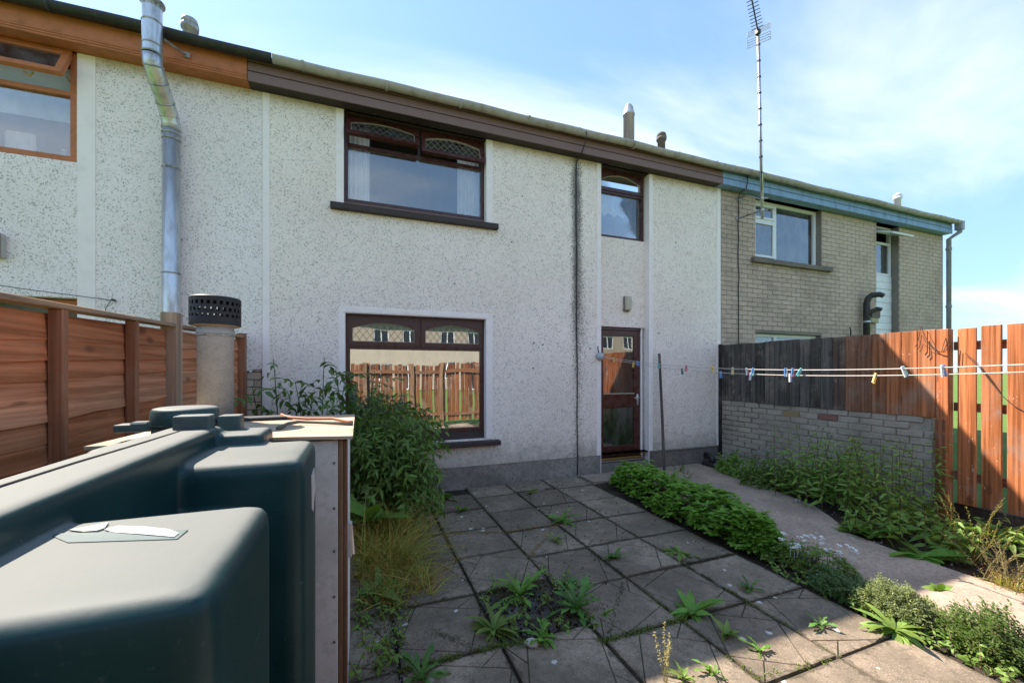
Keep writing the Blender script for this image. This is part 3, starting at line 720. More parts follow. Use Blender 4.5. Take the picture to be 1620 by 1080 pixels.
bm = bmesh.new(); frame_mesh(bm, 6.806, 8.614, 3.65, 4.775, .06, Wd, .07, [('x', 7.45, .03, 3.71, 4.715)])
w = part('window', bm, up, HR, label='white framed window above the cement sill, three panes')
for z0, z1 in ((3.715, 4.385), (4.43, 4.712)):
    bm = bmesh.new(); frame_mesh(bm, 6.868, 7.418, z0, z1, .045, Wd-.015, .05); part('sash', bm, up, w); pane(w, MT['glassN'], 6.913, 7.373, z0+.045, z1-.045, Wd+.01)
bx('transom', up, w, 6.868, 7.418, Wd+.002, Wd+.06, 4.387, 4.428)
pane(w, MT['glassN'], 7.482, 8.552, 3.712, 4.713, Wd+.03)
bx('sill', MT['cem'], w, 6.68, 8.87, 5.29, YW+.10, 3.56, 3.645, bev=.006)
for x in (7.2, 8.15): bx('drain_cap', MT['gutterb'], w, x-.03, x+.03, Wd-.006, Wd, 3.668, 3.684)
curtain('curtain', 'white curtain at the right of the white framed brick house window', 8.20, 8.42, 3.66, 4.75, Wd+.18, MT['curtain'], 4)
lm = NM('lit bulb'); lm.b.inputs['Emission Color'].default_value = (1, .8, .5, 1); lm.b.inputs['Emission Strength'].default_value = 6
lt = thing('pendant_lamp', 'small lit ceiling lamp seen through the white framed window', 'lamp', (7.75, 7.2, 4.84))
bm = bmesh.new(); tube(bm, [(7.75, 7.2, 4.84), (7.75, 7.2, 4.42)], .006, 6); part('flex', bm, MT['gutterb'], lt)
bm = bmesh.new(); bmesh.ops.create_uvsphere(bm, u_segments=12, v_segments=8, radius=.035, matrix=Matrix.Translation((7.75, 7.2, 4.36))); part('bulb', bm, lm.m, lt, True)
bm = bmesh.new(); lathe(bm, [(.06, 4.42), (.16, 4.32), (.155, 4.32), (.055, 4.415)], 7.75, 7.2, 20); part('shade', bm, MT['curtain'], lt, True)
bm = bmesh.new(); frame_mesh(bm, 6.806, 8.614, .86, 2.28, .06, Wd, .07, [('x', 7.45, .03, .92, 2.22)]); w = part('window', bm, up, HR, label='white framed downstairs window just showing above the fence')
pane(w, MT['glassN'], 6.866, 7.42, .92, 2.22, Wd+.03); pane(w, MT['glassN'], 7.48, 8.554, .92, 2.22, Wd+.03)
Yr = YW+.14
bm = bmesh.new(); frame_mesh(bm, 10.396, 11.194, 3.70, 4.775, .05, Yr, .07, [('z', 4.41, .025, 10.446, 11.144)])
w = part('window', bm, up, HR, label='narrow white window with its top light propped wide open')
pane(w, MT['glassN'], 10.446, 11.144, 3.75, 4.385, Yr+.03)
Hs = Matrix.Translation((0, Yr-.01, 4.64)) @ Matrix.Rotation(R(-68), 4, 'X') @ Matrix.Translation((0, -(Yr-.01), -4.64))
bm = bmesh.new(); frame_mesh(bm, 10.42, 11.17, 4.20, 4.64, .045, Yr-.03, .04); bmesh.ops.transform(bm, matrix=Hs, verts=bm.verts[:]); part('sash', bm, up, w)
pane(w, MT['glassN'], 10.465, 11.125, 4.245, 4.595, Yr-.015, R(-68), (0, Yr-.01, 4.64))
net2 = curtain('net_curtain', 'white net in the narrow window of the brick house', 10.46, 10.95, 3.72, 4.38, Yr+.12, net, 6, .012)
k = 0; z = .1
while z < 3.69:
    bx('cladding_board', up, HR, 10.396, 11.194, Yr-.012+.004*(k % 2), Yr+.04, z, min(z+.146, 3.694), bev=.005); z += .15; k += 1
roofvent(HR, 12.48, 6.0, 5.4, 5.98, up)
dp = bmesh.new(); tube(dp, [(13.02, 5.10, 5.0), (13.02, 5.10, 4.80), (13.0, 5.28, 4.68), (13.0, 5.28, .05)], .045, 12)
pm = paint('grey drainpipe', (.30, .31, .33, 1), .5, .4)
dpt = thing('drainpipe', 'grey drainpipe at the far corner of the brick house', 'pipe', (13.0, 5.28, .05)); part('pipe', dp, pm, dpt, True)
for z in (4.45, 3.1, 1.4): bm = bmesh.new(); lathe(bm, [(.052, z-.03), (.056, z-.02), (.056, z+.02), (.052, z+.03)], 13.0, 5.28, 12); part('collar', bm, pm, dpt, True)
bx('hopper', pm, dpt, 12.95, 13.09, 5.04, 5.17, 4.84, 5.0, bev=.01)
bp = thing('boiler_flue', 'black double hooked boiler pipe on the buff brick wall', 'pipe', (9.85, 5.25, 1.2))
bm = bmesh.new(); tube(bm, [(9.85, 5.25, 1.2), (9.85, 5.25, 2.98), (9.87, 5.23, 3.09), (9.90, 5.19, 3.14), (9.99, 5.10, 3.15), (10.04, 5.06, 3.12)], [.058]*4+[.055, .05], 12); part('pipe', bm, MT['gutterb'], bp, True)
bm = bmesh.new(); tube(bm, [(9.85, 5.25, 2.7), (9.89, 5.2, 2.80), (9.98, 5.13, 2.86), (10.03, 5.09, 2.84)], [.045, .045, .042, .04], 12); part('side_hook', bm, MT['gutterb'], bp, True)
bm = bmesh.new(); lathe(bm, [(.060, 2.58), (.064, 2.59), (.064, 2.61), (.060, 2.62)], 9.85, 5.25, 14); part('joint_band', bm, MT['steel'], bp, True)
mb = thing('meter_box', 'dirty yellowish meter box beside the black boiler pipe', 'box', (10.22, 5.3, 2.6))
bx('case', plain('dirty cream plastic', (.42, .36, .22, 1), .6), mb, 10.06, 10.33, 5.28, YW-.002, 2.60, 2.86, bev=.012); bx('lid', MT['cem'], mb, 10.05, 10.34, 5.262, 5.279, 2.70, 2.87, bev=.006)
o = bmesh.new(); tube(o, [(9.42, 5.3, 1.5), (9.42, 5.3, 2.42), (9.39, 5.3, 2.47)], .012, 8); tag(part('overflow_pipe', o, MT['gutterb']), 'thin dark overflow pipe left of the black boiler pipe', 'pipe')
# ---------------------------------------------------------------- cable, lamp, flue, vent box, aerial
def wobble(a, b, n, amp, seed=1):
    r = random.Random(seed); a = Vector(a); b = Vector(b)
    return [a.lerp(b, k/n)+Vector((r.uniform(-amp, amp), 0, 0))*(0 < k < n) for k in range(n+1)]
blk = MT['gutterb']
bm = bmesh.new(); tube(bm, [(3.055, 5.16, 5.06), (3.05, 5.05, 5.0), (3.05, 5.035, 4.93), (3.05, 5.15, 4.80), (3.055, 5.2, 4.76), (3.055, 5.345, 4.72)]+wobble((3.055, YW-.012, 4.66), (3.075, YW-.012, .02), 24, .006, 4), .0085, 6)
tag(part('cable', bm, blk, None, True), 'black cable hanging from the gutter down the stained white wall', 'cable')
bm = bmesh.new(); tube(bm, [(6.36, 5.17, 5.03), (6.355, 5.16, 4.88), (6.35, 5.18, 4.78), (6.33, 5.3, 4.74)]+wobble((6.36, YW-.012, 4.66), (6.37, YW-.012, .5), 18, .012, 8), .008, 6)
tag(part('cable', bm, blk, None, True), 'thin black aerial cable running down the buff brick wall', 'cable')
o = thing('wall_lamp', 'dull cream bulkhead lamp on the wall above the back door', 'lamp', (4.03, YW+.09, 2.66))
bx('lamp_base', MT['cem'], o, 3.975, 4.085, YW+.07, YW+.10, 2.53, 2.78, bev=.008)
bx('lamp_cover', plain('aged cream diffuser', (.50, .45, .34, 1), .4), o, 3.98, 4.08, YW+.012, YW+.072, 2.55, 2.775, bev=.018, seg=3, smooth=True)
o = thing('vent_box', 'small cream box fixed to the left house wall', 'box', (-3.22, YW, 2.77))
bx('case', plain('cream box', (.5, .49, .43, 1), .5), o, -3.30, -3.172, YW-.07, YW, 2.65, 2.885, bev=.01); bx('lid', MT['cem'], o, -3.305, -3.168, YW-.078, YW-.071, 2.655, 2.88, bev=.004)
# twin wall flue
fl = thing('flue_pipe', 'tall galvanised flue pipe cranked out past the gutter', 'pipe', (-1.845, 5.24, .3))
st = MT['steel']; r0 = .078
bm = bmesh.new(); tube(bm, [(-1.845, 5.24, .3), (-1.845, 5.24, 4.10)], r0, 24); part('lower_section', bm, st, fl, True)
bm = bmesh.new(); tube(bm, [(-1.845, 5.24, 4.10), (-1.845, 5.235, 4.17), (-1.85, 5.20, 4.24), (-1.862, 5.08, 4.38), (-1.875, 4.96, 4.51), (-1.88, 4.92, 4.575), (-1.88, 4.91, 4.64)], [r0, r0+.001, r0+.002, r0+.001, r0+.002, r0+.001, r0], 24); part('elbow', bm, st, fl, True)
bm = bmesh.new(); tube(bm, [(-1.88, 4.91, 4.64), (-1.88, 4.91, 5.13)], r0, 24, cap=False); part('upper_section', bm, st, fl, True)
bm = bmesh.new(); lathe(bm, [(r0-.006, 5.06), (r0+.002, 5.10), (r0+.002, 5.125), (r0+.022, 5.14), (r0+.022, 5.155), (r0-.004, 5.155)], -1.88, 4.91, 28); part('rim', bm, MT['steeld'], fl, True)
for (p, d) in (((-1.845, 5.24, 3.70), (0, 0, 1)), ((-1.845, 5.24, 4.0), (0, 0, 1)), ((-1.845, 5.24, 4.06), (0, 0, 1)), ((-1.845, 5.24, 4.11), (0, 0, 1)), ((-1.85, 5.215, 4.22), (-.05, -.4, 1)),
               ((-1.857, 5.13, 4.32), (-.08, -1, 1)), ((-1.868, 5.02, 4.445), (-.08, -1, 1)), ((-1.878, 4.935, 4.55), (0, -.45, 1)), ((-1.88, 4.91, 4.65), (0, 0, 1)), ((-1.88, 4.91, 4.73), (0, 0, 1)), ((-1.88, 4.91, 4.95), (0, 0, 1)), ((-1.845, 5.24, 2.6), (0, 0, 1))):
    d = Vector(d).normalized(); p = Vector(p); bm = bmesh.new(); tube(bm, [p-d*.009, p-d*.004, p+d*.004, p+d*.009], [r0+.001, r0+.006, r0+.006, r0+.001], 24, cap=False); part('joint_band', bm, MT['steeld'], fl, True)
bm = bmesh.new(); tube(bm, [(-1.81, 4.97, 4.86), (-1.70, 5.17, 4.885)], .012, 6); box(bm, -1.72, -1.66, 5.165, 5.172, 4.86, 4.91); part('wall_bracket', bm, MT['steeld'], fl)
bm = bmesh.new(); tube(bm, [(-1.80, 5.24, 3.0), (-1.80, YW+.003, 3.0)], .012, 6); tube(bm, [(-1.89, 5.24, 3.0), (-1.89, YW+.003, 3.0)], .012, 6); part('wall_bracket', bm, MT['steeld'], fl)
# television aerial
A = thing('television_aerial', 'tall silver television aerial mast bracketed to the brick house', 'aerial', (6.44, 4.95, 4.18))
mast = lambda z: Vector((6.44-.10*(z-4.18)/3.15, 4.95, z))
bm = bmesh.new(); tube(bm, [mast(4.18), mast(7.38)], .024, 12); part('mast', bm, MT['steel'], A, True)
bm = bmesh.new(); tube(bm, [mast(4.65)+Vector((-.02, -.022, 0)), mast(5.3)+Vector((-.03, -.02, 0)), mast(6.2)+Vector((-.034, -.02, 0)), mast(7.3)+Vector((-.02, -.02, 0))], .007, 6); part('aerial_lead', bm, blk, A, True)
for k in range(9):
    z = 4.95+k*.27; bm = bmesh.new(); tube(bm, [mast(z-.012), mast(z+.012)], .029, 12); part('cable_tie', bm, blk, A)
for zw, zm in ((4.665, 4.52), (4.31, 4.32)):
    bm = bmesh.new(); m_ = mast(zm); box(bm, 6.29, 6.43, YW-.012, YW-.004, zw-.03, zw+.02); tube(bm, [(6.36, YW-.01, zw), (6.38, 5.2, zw), m_+Vector((0, .03, 0)), m_+Vector((.08, -.05, .0))], .016, 6); tube(bm, [m_-Vector((0, 0, .02)), m_+Vector((0, 0, .02))], .034, 10); part('bracket', bm, MT['steeld'], A)
top = mast(7.33); bd_ = Vector((-.85, -.52, .02)).normalized(); el = bd_.cross(Vector((0, 0, 1))).normalized()
bm = bmesh.new(); tube(bm, [top-bd_*.12, top+bd_*1.25], .011, 6); part('boom', bm, blk, A)
for k in range(15):
    p = top+bd_*(.09+.078*k)+Vector((0, 0, .012)); L = .085-.0012*k; bm = bmesh.new(); tube(bm, [p-el*L, p+el*L], .006, 6); part('director_rod', bm, blk, A)
bm = bmesh.new()
for s in (-1, 1):
    for k in range(4):
        p = top-bd_*.06+Vector((0, 0, s*(.03+.035*k)))-bd_*.012*k; tube(bm, [p-el*.17, p+el*.17], .005, 6)
    for e in (-.17, .17): tube(bm, [top-bd_*.06+el*e+Vector((0, 0, s*.02)), top-bd_*.10+el*e+Vector((0, 0, s*.14))], .006, 6)
part('reflector', bm, MT['steel'], A); bx('dipole_box', blk, A, top.x-.05, top.x+.02, top.y-.04, top.y+.03, top.z-.05, top.z+.03, bev=.006)

# ---------------------------------------------------------------- left fence
LF = thing('timber_fence', 'brown waney lap fence with square posts along the left boundary', 'fence', (-1.24, 3.46, 0))
def topz(y): return 1.845+.034*(y-2.0)
LC = [(.74, .275, .13), (.78, .32, .165), (.66, .235, .105), (.82, .37, .20), (.72, .265, .12)]
def lap_board(y0, y1, z, hgt, x):
    bm = bmesh.new(); n = 9; r = rnd; fr = []
    w = [r.uniform(-.006, .006) for _ in range(n+1)]
    rows = []
    for i in range(n+1):
        y = y0+(y1-y0)*i/n; zz_ = .034*(y-(y0+y1)/2)
        rows.append([bm.verts.new(p) for p in ((x+.013, y, z+zz_+w[i]), (x+.002, y, z+zz_+hgt), (x-.008, y, z+zz_+hgt), (x+.001, y, z+zz_+w[i]))])
    for u, v in zip(rows, rows[1:]):
        for k in range(4): bm.faces.new((u[k], u[(k+1) % 4], v[(k+1) % 4], v[k]))
    bm.faces.new(rows[0]); bm.faces.new(rows[-1][::-1])
    return part('board', bm, MT['lfence'], LF, color=rnd.choice(LC))
for (y0, y1) in ((-.5, 1.62), (1.66, 3.45), (3.56, 5.22)):
    zt = topz((y0+y1)/2)-.045; z = zt-.105; k = 0
    while z > .12:
        lap_board(y0, y1, z, .118, -1.255+uni(-.003, .003)); z -= uni(.083, .093); k += 1
def fpost(x0, x1, y0, y1, zt, c=(.44, .19, .10), nm='post'):
    return bx(nm, MT['lpost'], LF, x0, x1, y0, y1, -.05, zt, bev=.004, color=c)
for y in (.55, 1.10, 1.66, 2.31, 2.92): fpost(-1.243, -1.192, y, y+.04, topz(y)-.012, nm='batten', c=(.42, .175, .09))
fpost(-1.28, -1.185, 3.455, 3.555, 1.985, (.55, .36, .24)); fpost(-1.28, -1.19, 1.60, 1.655, 1.84, (.3, .15, .08))
for y in (4.05, 4.6): fpost(-1.243, -1.192, y, y+.04, topz(y)-.012, nm='batten')
fpost(-1.27, -1.18, 5.215, 5.30, topz(5.2)+.03, (.42, .18, .10))
bm = bmesh.new(); tube(bm, [(-1.215, 5.25, topz(5.2)+.03), (-1.215, 5.25, topz(5.2)+.04)], .05, 4)
part('post_cap', bm, MT['lpost'], LF, color=(.25, .16, .1))
for y0, y1 in ((-.5, 1.60), (1.62, 3.45), (3.56, 5.21)):
    bm = bmesh.new(); box(bm, -1.285, -1.19, y0, y1, -.012, .012, bev=.003)
    for v in bm.verts: v.co.z += topz(v.co.y)
    part('capping_rail', bm, MT['lfence'], LF, color=(.46, .30, .19))
bm = bmesh.new(); tube(bm, [(-2.36, YW-.03, 2.30), (-3.0, YW-.1, 2.36), (-4.2, YW-.3, 2.5)], .004, 5); tube(bm, [(-2.36, YW, 2.305), (-2.36, YW-.05, 2.305)], .012, 6); tube(bm, [(-2.38, YW-.03, 2.3), (-2.42, YW-.03, 2.22), (-2.43, YW-.03, 2.12)], .003, 5)
tag(part('wire', bm, blk), 'thin dark line hooked to the left white wall above the fence', 'wire')

# ---------------------------------------------------------------- garden wall and right fence
GW = thing('garden_wall', 'low grey brick garden wall carrying blackened fence boards', 'wall', (5.98, 3.9, 0))
bx('mortar_core', MT['gmortar'], GW, 5.946, 6.12, 2.56, 5.34, -.05, 1.085)
gv = []
for k in range(5):
    r = random.Random(160+k); bm = bmesh.new(); box(bm, 0, .09, -.119, .119, -.0375, .0375, bev=.006)
    for v in bm.verts: v.co += Vector((r.uniform(-.004, .004), r.uniform(-.004, .004), r.uniform(-.003, .003)))
    gv.append(mesh('brick', bm, MT['gbrick']))
odd = plain('yellow brick', (.34, .24, .12, 1), .9); odr = plain('red brick', (.25, .13, .10, 1), .9)
for row in range(13):
    z = .035+row*.083; y = 2.55-(.06 if row % 2 else .185)
    while y < 5.33:
        a, b = max(y, 2.535+uni(-.02, .012)), min(y+.25, 5.335)
        if b-a > .06 and not (row in (11, 12) and a < 2.6) and not (row == 3 and a < 2.56):
            jut = -.004 if (b+a)/2 > 4.45 else uni(-.004, .004)
            o = link('brick', rnd.choice(gv), GW, (5.93+jut-(.012 if (a+b)/2 > 4.62 else 0), (a+b)/2, z+uni(-.002, .002)), (R(uni(-.6, .6)), 0, R(uni(-.8, .8))), (1, (b-a-.011)/.238, 1))
            if row == 11 and 3.95 < (a+b)/2 < 4.2: o.material_slots[0].link = 'OBJECT'; o.material_slots[0].material = odd; o['label'] = 'odd yellow brick near the top of the wall'
            if row == 11 and 3.4 < (a+b)/2 < 3.65: o.material_slots[0].link = 'OBJECT'; o.material_slots[0].material = odr; o['label'] = 'odd pinkish brick near the top of the wall'
        y += .25
RF = thing('timber_fence', 'vertical board fence blackened at the house end and orange brown near the gate', 'fence', (5.93, 3.9, 1.06))
ys = [5.345, 5.27, 5.175, 5.05, 4.94, 4.836, 4.745, 4.656, 4.506, 4.352, 4.158, 3.974, 3.827, 3.694, 3.543, 3.393, 3.25, 3.102, 2.954, 2.809, 2.661, 2.508]
for i, (a, b) in enumerate(zip(ys, ys[1:])):
    t = min(1, max(0, (a-2.9)/1.0)); 
    blackc = (.030, .029, .027); brn = (.58, .21, .088)
    if a > 3.6: k_ = uni(.7, 1.5); c = tuple(v*k_ for v in (.115, .103, .09))
    elif a > 2.85:
        u_ = min(1, max(0, (a-2.85)/.8+uni(-.12, .12))); k_ = uni(.85, 1.15); c = tuple((b1*(1-u_)+b2*u_)*k_ for b1, b2 in zip(brn, (.115, .095, .08)))
    else: k_ = uni(.85, 1.12); c = tuple(v*k_ for v in brn)
    bm = bmesh.new(); bev = .004
    zb = 1.065+uni(-.004, .004); zt = 2.03+uni(-.006, .006)
    box(bm, 5.914+uni(-.004, .003), 5.934, b+.003, a-.003, zb, zt, bev=bev)
    part('board', bm, MT['rfence'], RF, color=c)
for z in (1.2, 1.86): bx('rail', MT['rrail'], RF, 5.938, 5.985, 2.51, 5.33, z, z+.08, color=(.2, .09, .045))
bx('post', MT['rfence'], RF, 5.90, 6.0, 2.40, 2.498, -.05, 2.03, bev=.005, color=(.60, .20, .08))
bx('post_board', MT['rfence'], RF, 5.885, 5.899, 2.425, 2.505, .1, 1.055, bev=.003, color=(.42, .16, .08))
bx('end_post', MT['rfence'], RF, 5.885, 5.934, 5.30, 5.352, .12, 2.045, bev=.004, color=(.035, .033, .03))
bm = bmesh.new()
r = random.Random(3)
for k in range(3):
    tube(bm, [(5.895, 2.42-.02*k, 1.93-.03*k)]+[(5.87+r.uniform(-.01, .01), 2.44+.035*j-.01*k, 1.78+.012*j*j*(1-.35*k)+r.uniform(-.006, .006)) for j in range(6)]+[(5.86, 2.64-.02*k, 1.88-.03*k), (5.86, 2.66-.02*k, 1.85-.03*k)], .0035, 5)
tag(part('wire', bm, plain('rusty wire', (.10, .05, .03, 1), .7)), 'rusty curled wire at the top of the last fence board', 'wire')
RB = thing('timber_fence', 'sunlit orange picket fence with open gaps at the right edge', 'fence', (5.97, .8, 0))
y = 2.352; k = 0
while y > -.75:
    w_ = .146+uni(-.006, .006)
    k_ = uni(.85, 1.1); c = tuple(v*k_ for v in (.62, .215, .085))
    bx('board', MT['rfence'], RB, 5.955, 5.977, y-w_, y, .175+uni(-.006, .006), 2.032+uni(-.006, .008), bev=.004, color=c); y -= w_+.034; k += 1
for z in (.42, 1.15, 1.80): bx('rail', MT['rrail'], RB, 5.978, 6.025, -.75, 2.39, z, z+.09, color=(.24, .10, .05))
bx('gravel_board', MT['lpost'], RB, 5.985, 6.03, -.75, 2.39, -.05, .165, color=(.07, .045, .03))
bm = bmesh.new()
for off in (0, .035): tube(bm, [(5.952, 2.29-off*.4, 1.765-off), (5.945, 2.2-off*.3, 1.66-off), (5.945, 2.11, 1.50-off*.6), (5.948, 2.03, 1.335), (5.945, 1.95, 1.24-off*.1), (5.945, 1.80, 1.13)], .0035, 5)  # thin brown tubes drawn as two curving lines over the boards
tag(part('wire', bm, bpy.data.materials['rusty wire']), 'two thin brown lines curving across the orange gate boards', 'wire')

# ---------------------------------------------------------------- what the downstairs window mirrors: back fence and houses behind
BF = thing('timber_fence', 'brown picket fence with rails closing the yard behind the camera', 'fence', (2.4, -.75, 0))
x = -1.15; k = 0
while x < 5.9:
    w_ = .10+uni(-.008, .008); low = (k % 7) in (2, 5)
    bx('board', MT['rfence'], BF, x, x+w_, -.78, -.76, .12, 1.80+uni(-.05, .03), bev=.003, color=tuple(v*q_ for v in (.30, .115, .05) for q_ in (.55+.6*((k*37) % 11)/11,))); x += w_+(.012 if k % 3 else .06); k += 1
for z in (.30, 1.50): bx('rail', MT['xrail'], BF, -1.15, 5.9, -.758, -.72, z, z+.10, color=(.26, .13, .07))
for x in (.1, 1.35, 2.2, 4.2): bx('post', MT['rfence'], BF, x, x+.1, -.76, -.66, -.05, 1.83, bev=.005, color=(.32, .20, .11))
FB = thing('apartment_row', 'beige rendered terrace across the green behind the camera', 'building', (3, -22, 0))
bm = bmesh.new(); fh = []
for k in range(9):
    xx = -20+k*5.2; fh += [(xx, xx+1.5, .9, 2.25), (xx+2.4, xx+3.3, .1, 2.2), (xx+.2, xx+1.4, 3.7, 4.9), (xx+2.5, xx+3.6, 3.7, 4.9)]
wall_holes(bm, -24, 28, 0, 5.6, fh, -22, -.25); part('wall', bm, paint('beige render', (.38, .325, .265, 1), .9, .3), FB)
for h in fh:
    bm = bmesh.new(); 
    a, b, z0, z1 = h; t = .07; y = -22.1
    for q in ((a, b, z0, z0+t), (a, b, z1-t, z1), (a, a+t, z0+t, z1-t), (b-t, b, z0+t, z1-t), ((a+b)/2-.04, (a+b)/2+.04, z0+t, z1-t)): box(bm, q[0], q[1], y, y+.06, q[2], q[3])
    f_ = part('window', bm, up, FB); bx('pane', plain('dark pane', (.02, .025, .03, 1), .1) if 'dark pane' not in bpy.data.materials else bpy.data.materials['dark pane'], f_, a+t, b-t, y-.02, y+.01, z0+t, z1-t)
bm = bmesh.new(); q = [(-24.3, -21.6, 5.5), (28.3, -21.6, 5.5), (28.3, -25, 7.4), (-24.3, -25, 7.4), (-24.3, -28.5, 5.5), (28.3, -28.5, 5.5)]
v = [bm.verts.new(p) for p in q]; bm.faces.new((v[0], v[1], v[2], v[3])); bm.faces.new((v[3], v[2], v[5], v[4])); part('roof', bm, MT['roof'], FB)
bx('body', MT['inside'], FB, -24, 28, -28, -22.3, 0, 5.45)

# ---------------------------------------------------------------- oil tank
TK = thing('oil_tank', 'big weathered dark green plastic oil tank in the left foreground', 'tank', (-.5, 1.1, 0))
def fused(name, boxes, m, parent, vox=.0085, smooth=2, lathes=()):
    bm = bmesh.new()
    for b in boxes: box(bm, *b[:6], bev=b[6] if len(b) > 6 else .03, seg=3)
    for pr, cx, cy in lathes: lathe(bm, pr, cx, cy, 32)
    me = mesh(name, bm, m); o = bpy.data.objects.new(name, me); COL.objects.link(o)
    md = o.modifiers.new('r', 'REMESH'); md.mode = 'VOXEL'; md.voxel_size = vox; md.use_smooth_shade = True
    ms = o.modifiers.new('s', 'SMOOTH'); ms.factor = .5; ms.iterations = smooth
    dg = bpy.context.evaluated_depsgraph_get(); me2 = bpy.data.meshes.new_from_object(o.evaluated_get(dg)); bpy.data.objects.remove(o)
    me2.name = name; me2.materials.clear(); me2.materials.append(m)
    me2.polygons.foreach_set('use_smooth', [True]*len(me2.polygons))
    return link(name, me2, parent)
fused('body', [(-.80, -.27, .58, 1.70, .02, 1.20, .09), (-.62, -.155, .540, .890, .02, 1.328, .036), (-.62, -.150, 1.300, 1.690, .02, 1.322, .045), (-.84, -.5, .545, .870, .02, 1.30, .07), (-.84, -.5, 1.315, 1.69, .02, 1.30, .07),
               (-.61, -.445, .30, 1.70, .9, 1.385, .022), (-.47, -.31, 1.60, 1.80, 1.1, 1.362, .025), (-.80, -.52, 1.62, 1.92, 1.0, 1.33, .03), (-.80, -.30, .58, 1.70, .02, .5, .06)], MT['tank'], TK)
bm = bmesh.new(); tube(bm, [(-.555, .45, 1.3845), (-.552, .8, 1.3855), (-.548, 1.1, 1.386), (-.535, 1.35, 1.386), (-.53, 1.58, 1.386)], [.003, .0035, .003, .003, .002], 6); part('seam', bm, MT['gutterb'], TK, True)
def tbox(nm, *a, bev=.008): return bx(nm, MT['tank'], TK, *a, bev=bev, seg=2, smooth=False)
tbox('lug', -.563, -.462, 1.60, 1.665, 1.36, 1.43)
tbox('lug', -.475, -.405, 1.73, 1.79, 1.34, 1.415)
tbox('hinge', -.80, -.68, 1.80, 1.86, 1.36, 1.388)
bm = bmesh.new(); lathe(bm, [(.098, 1.30), (.098, 1.372), (.094, 1.376), (.094, 1.38), (.104, 1.382), (.104, 1.388), (.101, 1.432), (.094, 1.440), (.082, 1.443), (.05, 1.4445)], -.60, 1.83, 40); c = part('filler_cap', bm, MT['tank'], TK, True)
bm = bmesh.new(); box(bm, -.755, -.70, 1.80, 1.85, 1.375, 1.395, bev=.006); box(bm, -.50, -.42, 1.80, 1.85, 1.372, 1.395, bev=.006); part('cap_tab', bm, MT['tank'], c)
lab = plain('paper scrap', (.50, .48, .43, 1), .8); clean = plain('unbleached patch', (.055, .095, .095, 1), .5)
# remains of a torn label on the near lobe
zl = 1.3285
V = [(-.355, .650, zl), (-.222, .640, zl), (-.216, .705, zl), (-.250, .712, zl), (-.345, .712, zl), (-.372, .70, zl)]
def scrap(name, V, m, h=.0014):
    bm = bmesh.new(); a = [bm.verts.new(v) for v in V]; b = [bm.verts.new((v[0], v[1], v[2]+h+uni(0, .0012))) for v in V]; bm.faces.new(b)
    for k in range(len(V)): bm.faces.new((a[k], a[(k+1) % len(V)], b[(k+1) % len(V)], b[k]))
    return part(name, bm, m, TK)
# ---------------------------------------------------------------- boiler housing
BX = thing('boiler_housing', 'grey plywood boiler box with a weathered board top beside the tank', 'box', (-.45, 2.25, 0))
pl_ = concrete('grey painted board', (.80, .78, .75, 1), (.68, .66, .63, 1), 0, .7, 1., .2, .001, mottle=.22); ply = wood('weathered ply top', 0, .7, .8, .45, (.52, .43, .34, 1)); edge = wood('ply edge', 0, .6, .9, .3)
bx('front_panel', pl_, BX, -.86, -.084, 1.853, 1.868, 0, 1.285, bev=.002)
for z in (1.19, 1.0, .82, .63, .44, .26): 
    bm = bmesh.new(); tube(bm, [(-.098, 1.855, z), (-.098, 1.848, z)], .005, 10); part('screw', bm, MT['cem'], BX)
bm = bmesh.new(); tube(bm, [(-.335, 1.855, 1.262), (-.335, 1.848, 1.262)], .008, 10); part('screw', bm, MT['steeld'], BX)
bx('batten', MT['lpost'], BX, -.0825, -.0635, 1.856, 1.90, 0, 1.283, bev=.003, color=(.30, .19, .105)); bx('batten', MT['lpost'], BX, -.0625, -.047, 1.862, 1.93, 0, 1.281, bev=.003, color=(.20, .10, .06))
bx('side_panel', pl_, BX, -.066, -.052, 1.932, 2.65, 0, 1.283); bx('back_panel', pl_, BX, -.86, -.066, 2.636, 2.65, 0, 1.283); bx('side_panel', pl_, BX, -.86, -.846, 1.87, 2.634, 0, 1.283)
bm = bmesh.new(); bmesh.ops.create_grid(bm, x_segments=16, y_segments=14, size=.5)
for v in bm.verts: v.co = Vector((-.455+v.co.x*.86, 2.245+v.co.y*.85, 1.302+.010*mnoise.noise(Vector((v.co.x*3, v.co.y*2, 5)))-.012*max(0, v.co.x+.1)))
r_ = bmesh.ops.extrude_face_region(bm, geom=bm.faces[:]); 
for v in [g for g in r_['geom'] if isinstance(g, bmesh.types.BMVert)]: v.co.z += .013
part('top_board', bm, ply, BX, color=(.50, .38, .27))
bm = bmesh.new(); box(bm, -.047, -.03, 2.0, 2.03, .72, .88, bev=.003); tube(bm, [(-.035, 2.015, .86), (-.025, 2.015, .73)], .008, 8); part('bolt_latch', bm, MT['steel'], BX)
SLT = bmesh.new(); vs = box(SLT, -.15, .15, -.05, .05, 0, .014, bev=.003)
o = part('slate_piece', SLT, plain('dark slate', (.035, .037, .042, 1), .6)); o.location = (-.50, 2.50, 1.319); o.rotation_euler = (0, 0, R(6)); tag(o, 'dark strip of slate lying at the back of the box top', 'slate')
bm = bmesh.new(); tube(bm, [(-.40, 2.53, 1.336), (-.36, 2.47, 1.326), (-.26, 2.40, 1.322), (-.13, 2.36, 1.322), (-.06, 2.27, 1.315), (-.035, 2.2, 1.318)], .008, 8)
tag(part('pipe_offcut', bm, plain('rusty copper', (.36, .12, .05, 1), .55), None, True), 'bent rust coloured pipe offcut lying on the box top', 'pipe')
